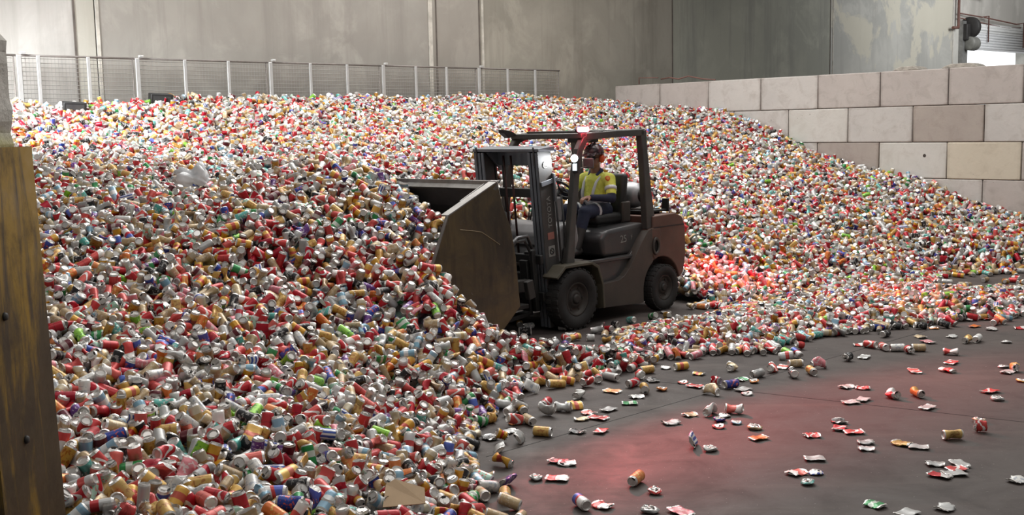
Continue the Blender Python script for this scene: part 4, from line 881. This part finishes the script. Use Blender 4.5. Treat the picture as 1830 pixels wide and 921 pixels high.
def mesh_from(name, V, LI, FL, MI, UV, WR, SM, mats):
    me = bpy.data.meshes.new(name); me.vertices.add(len(V)); me.vertices.foreach_set('co', V.astype(np.float32).ravel())
    me.loops.add(len(LI)); me.loops.foreach_set('vertex_index', LI.astype(np.int32)); me.polygons.add(len(FL))
    st = np.concatenate([[0], np.cumsum(FL)[:-1]]); me.polygons.foreach_set('loop_start', st.astype(np.int32))
    for m in mats: me.materials.append(m)
    me.polygons.foreach_set('material_index', MI.astype(np.int32)); me.polygons.foreach_set('use_smooth', SM)
    ul = me.uv_layers.new(name='UVMap'); ul.data.foreach_set('uv', UV.astype(np.float32).ravel())
    a = me.attributes.new('wear', 'FLOAT', 'FACE'); a.data.foreach_set('value', WR.astype(np.float32)); me.update(calc_edges=True); me.validate(); return me
me = assemble('can_heap', np.where(~isind)[0])
ho = bpy.data.objects.new('can_heap', me); COL.objects.link(ho)
tag(ho, 'huge multicoloured heap of empty drink cans filling the concrete bay', 'can heap', kind='stuff')
print('cans', n, 'verts', len(me.vertices), 'polys', len(me.polygons))
# the packed inside of the heap, under its visible cans
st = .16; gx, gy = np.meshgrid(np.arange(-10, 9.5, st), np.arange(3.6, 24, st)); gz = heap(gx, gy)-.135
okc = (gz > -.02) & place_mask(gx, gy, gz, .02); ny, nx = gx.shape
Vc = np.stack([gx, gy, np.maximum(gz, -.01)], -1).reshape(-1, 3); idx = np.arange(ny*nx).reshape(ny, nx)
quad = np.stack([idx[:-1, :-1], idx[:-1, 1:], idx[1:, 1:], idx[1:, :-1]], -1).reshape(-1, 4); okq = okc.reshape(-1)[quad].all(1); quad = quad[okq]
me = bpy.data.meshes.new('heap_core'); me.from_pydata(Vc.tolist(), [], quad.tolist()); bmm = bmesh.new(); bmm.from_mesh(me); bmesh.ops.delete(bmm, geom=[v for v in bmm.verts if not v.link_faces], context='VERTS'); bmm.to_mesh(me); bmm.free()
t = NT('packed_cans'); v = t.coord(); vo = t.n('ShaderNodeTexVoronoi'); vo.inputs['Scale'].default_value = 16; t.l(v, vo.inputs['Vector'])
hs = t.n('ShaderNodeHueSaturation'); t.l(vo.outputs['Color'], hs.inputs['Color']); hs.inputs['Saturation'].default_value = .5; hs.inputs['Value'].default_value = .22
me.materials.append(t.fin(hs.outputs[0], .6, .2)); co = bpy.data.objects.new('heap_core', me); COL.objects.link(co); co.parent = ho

# single cans: the nearest ones on the heap and those lying loose on the floor
cache = {}
def part_mesh(T, tk, d, w, lid, uo):
    key = (tk, d, lid, w)
    if key in cache: return cache[key]
    L0 = T['lid']; fs = [i for i, f in enumerate(T['F']) if (min(f) >= L0) == lid]; used = sorted({q for i in fs for q in T['F'][i]}); mp = {q: j for j, q in enumerate(used)}
    LI = np.array([mp[q] for i in fs for q in T['F'][i]]); FL = np.array([len(T['F'][i]) for i in fs]); c = T['C'][fs]
    mats = [CM[d], ALU, DARK]; UV = np.array([p for i in fs for p in T['UV'][i]], float); UV[:, 0] += uo
    m = mesh_from('can_lid' if lid else 'drink_can', T['V'][used], LI, FL, c, UV, np.full(len(FL), w), c == 0, mats); cache[key] = m; return m
placed = []   # (object, description words, px, py, on floor?)
def single(T, tk, d, w, M, name, desc, floor):
    w = round(w*3)/3; o = bpy.data.objects.new(name, part_mesh(T, tk, d, w, False, (w*.7) % 1)); COL.objects.link(o); o.matrix_world = M
    l = bpy.data.objects.new('lid', part_mesh(T, tk, d, w, True, 0)); COL.objects.link(l); l.parent = o
    p = project(np.array(M.translation)); placed.append([o, desc, float(p[0]), float(p[1]), floor, d]); return o
for i in ind:
    T = LOD[0][var[i]]; M = Matrix.Translation(C[i]) @ Matrix(ROT[i].tolist()).to_4x4()
    ax = ROT[i][:, 2]; vw = CAMP-C[i]; vw = vw/np.linalg.norm(vw); dv = float(ax @ vw)
    st_ = VAR[var[i]][0]; pose = 'lid towards the viewer' if dv > .72 else ('base towards the viewer' if dv < -.72 else ('standing upright' if abs(ax[2]) > .8 else ''))
    single(T, ('v', int(var[i])), int(des[i]), float(wear[i]), M, 'drink_can', (st_, DES[des[i]][1], pose), False)
rr2 = random.Random(21); nfl = 0
for it in LOOSE.split(';'):
    k, ck, X, Y = it.split(); X = float(X); Y = float(Y); d = KEY[ck]; w = rr2.uniform(.35, .95); yaw = rr2.uniform(0, 6.28)
    if k == 'f':
        v = rr2.choice([0, 0, 1, 1, 2, 3]); T = FLT[v]
        Rm = Matrix.Rotation(yaw, 4, 'Z') @ Matrix.Rotation(rr2.uniform(-.04, .04), 4, 'Y')
        if v < 2: Rm = Rm @ Matrix.Rotation(math.pi/2, 4, 'X')
        S = .92+.2*rr2.random(); o = single(T, ('f', v), d, w, Matrix.Translation((X, Y, 0)) @ Rm @ Matrix.Scale(S, 4), 'flattened_can', ('flattened', DES[d][1], ''), True)
    else:
        v = {'c': rr2.choice([0, 1]), 'd': rr2.choice([5, 6, 7]), 'k': rr2.choice([8, 9, 10, 11]), 't': 3}[k]; T = LOD[0][v]; el = rr2.uniform(-.05, .05)
        Rm = Matrix.Rotation(yaw, 4, 'Z') @ Matrix.Rotation(math.pi/2+el, 4, 'Y') @ Matrix.Rotation(rr2.uniform(0, 6.28), 4, 'Z')
        o = single(T, ('v', v), d, w, Matrix.Translation((X, Y, 0)) @ Rm, 'drink_can', (VAR[v][0], DES[d][1], ''), True)
    co = np.array([list(Rm @ Vector(q)) for q in T['V']]); o.location.z = float(-co[:, 2].min())+.001
bpy.context.view_layer.update()
# labels: what it looks like, then what it lies beside
PX = np.array([[q[2], q[3]] for q in placed]); used = {}
def nm(q): s_, c_, _ = q[1]; return ((s_+' ') if s_ else '')+c_
def near(i, k, same=None):
    dd = np.hypot(PX[:, 0]-PX[i, 0], (PX[:, 1]-PX[i, 1])*1.6); out = []
    for j in np.argsort(dd)[1:]:
        w_ = nm(placed[j])
        if w_ not in out and placed[j][4] == placed[i][4]: out.append(w_)
        if len(out) >= k: break
    return out
def zone(q):
    x, y, fl = q[2], q[3], q[4]
    if fl:
        if y < 640: return 'by the far edge of the open floor'
        if x < 1060: return 'on the floor near the heap edge'
        return 'on the open floor' if y < 800 else 'on the near open floor'
    return 'on the near heap'
LB = []
for i, q in enumerate(placed):
    st_, c_, pose = q[1]; obj_ = 'can'; base = ((st_+' ') if st_ else '')+c_+' '+obj_
    nb = near(i, 4); opts = []
    z_ = zone(q)
    opts.append('%s %s' % (base, z_) + ('' if not pose else ', '+pose))
    opts.append('%s %s, beside a %s one' % (base, z_, nb[0]))
    opts.append('%s %s, beside %s and %s ones' % (base, 'on the floor' if q[4] else 'on the heap', nb[0], nb[1]))
    opts.append('%s beside %s, %s and %s ones' % (base, nb[0], nb[1], nb[2]))
    opts.append('%s by %s, %s and %s ones' % (base, nb[1], nb[2], nb[3]))
    opts.append('%s by %s, %s and %s ones' % (base, nb[0], nb[2], nb[3])); opts.append('%s close to %s and %s ones' % (base, nb[2], nb[3]))
    LB.append([o_ for o_ in opts if 4 <= len(o_.split()) <= 16])
from collections import Counter
lvl = [0]*len(LB)
for _ in range(8):
    cur = [LB[i][min(lvl[i], len(LB[i])-1)] for i in range(len(LB))]; cc = Counter(cur); ch = False
    for i, s_ in enumerate(cur):
        if cc[s_] > 1 and lvl[i] < len(LB[i])-1: lvl[i] += 1; ch = True
    if not ch: break
seen = Counter()
for i, q in enumerate(placed):
    s_ = cur[i]; o = q[0]
    if cc[s_] > 1:
        mates = sorted([j for j in range(len(cur)) if cur[j] == s_], key=lambda j: -PX[j, 1]); k_ = mates.index(i)
        s_ = s_.replace(' close to ', ', ', 1)+(', nearer one' if k_ == 0 else ', farther one'); seen[s_] += 1
    flt = q[1][0] == 'flattened'
    grp = 'flattened cans scattered on the floor' if flt else ('loose cans on the floor' if q[4] else 'cans on the near side of the heap')
    tag(o, s_, 'can', grp)
print('singles', len(placed), 'dup labels', sum(seen.values()))

# odd things among the cans
def hz(x, y): return float(heap(np.array([x]), np.array([y]))[0])
b = MB(); pts = [(-.17, -.10), (.16, -.13), (.19, .02), (-.02, .15), (-.10, .12)]
vt = [b.bm.verts.new((x, y, .01*math.sin(x*20))) for x, y in pts]; vb = [b.bm.verts.new((x, y, .01*math.sin(x*20)-.005)) for x, y in pts]
b.bm.faces.new(vt); b.bm.faces.new(vb[::-1])
for i in range(5): j = (i+1) % 5; b.bm.faces.new((vt[j], vt[i], vb[i], vb[j]))
o = b.build('cardboard_sheet', simple('cardboard', (.40, .28, .17), .85, 0, .08)); o.location = (-.60, 5.60, hz(-.60, 5.60)+.105); o.rotation_euler = (.42, -.08, .25); o.scale = (.66, .8, 1)
tag(o, 'torn flat brown cardboard piece lying on the near heap', 'cardboard')
for (x, y, sx, lb) in ((-5.15, 16.6, .32, 'black plastic box on the heap crest under the mesh fence'), (-6.05, 15.6, .30, 'small black plastic box near the heap crest beside the yellow pillar')):
    b = MB(); b.box((0, 0, .07), (sx, .22, .14), None, .012); b.mi = 1; b.box((0, -.112, .07), (sx*.8, .006, .08)); o = b.build('black_box', [BLK, simple('box_recess', (.03, .03, .03), .7)]); o.location = (x, y, hz(x, y)-.0); o.rotation_euler = (.1, .05, .5); tag(o, lb, 'box', 'black boxes on the heap crest')
# crumpled white plastic bag on the mound
b = MB(); r_ = bmesh.ops.create_icosphere(b.bm, subdivisions=4, radius=1)
for vv in b.bm.verts:
    q = vv.co; f_ = 1+.28*math.sin(q.x*5+q.z*3)+.18*math.sin(q.y*9+q.x*7)+.10*math.sin(q.z*17+q.y*13); vv.co = Vector((q.x*.17*f_, q.y*.13*f_, q.z*.14*f_))
for f in b.bm.faces: f.smooth = True
t = NT('white_plastic_film'); t.b.inputs['Transmission Weight'].default_value = .15; PB = t.fin((.80, .81, .83), .3)
by = 11.2; bx = -3.15; o = b.build('plastic_bag', PB); o.location = (bx, by, hz(bx, by)+.09); o.rotation_euler = (.3, .5, .4)
tag(o, 'crumpled white plastic bag lying on the left of the heap', 'bag')
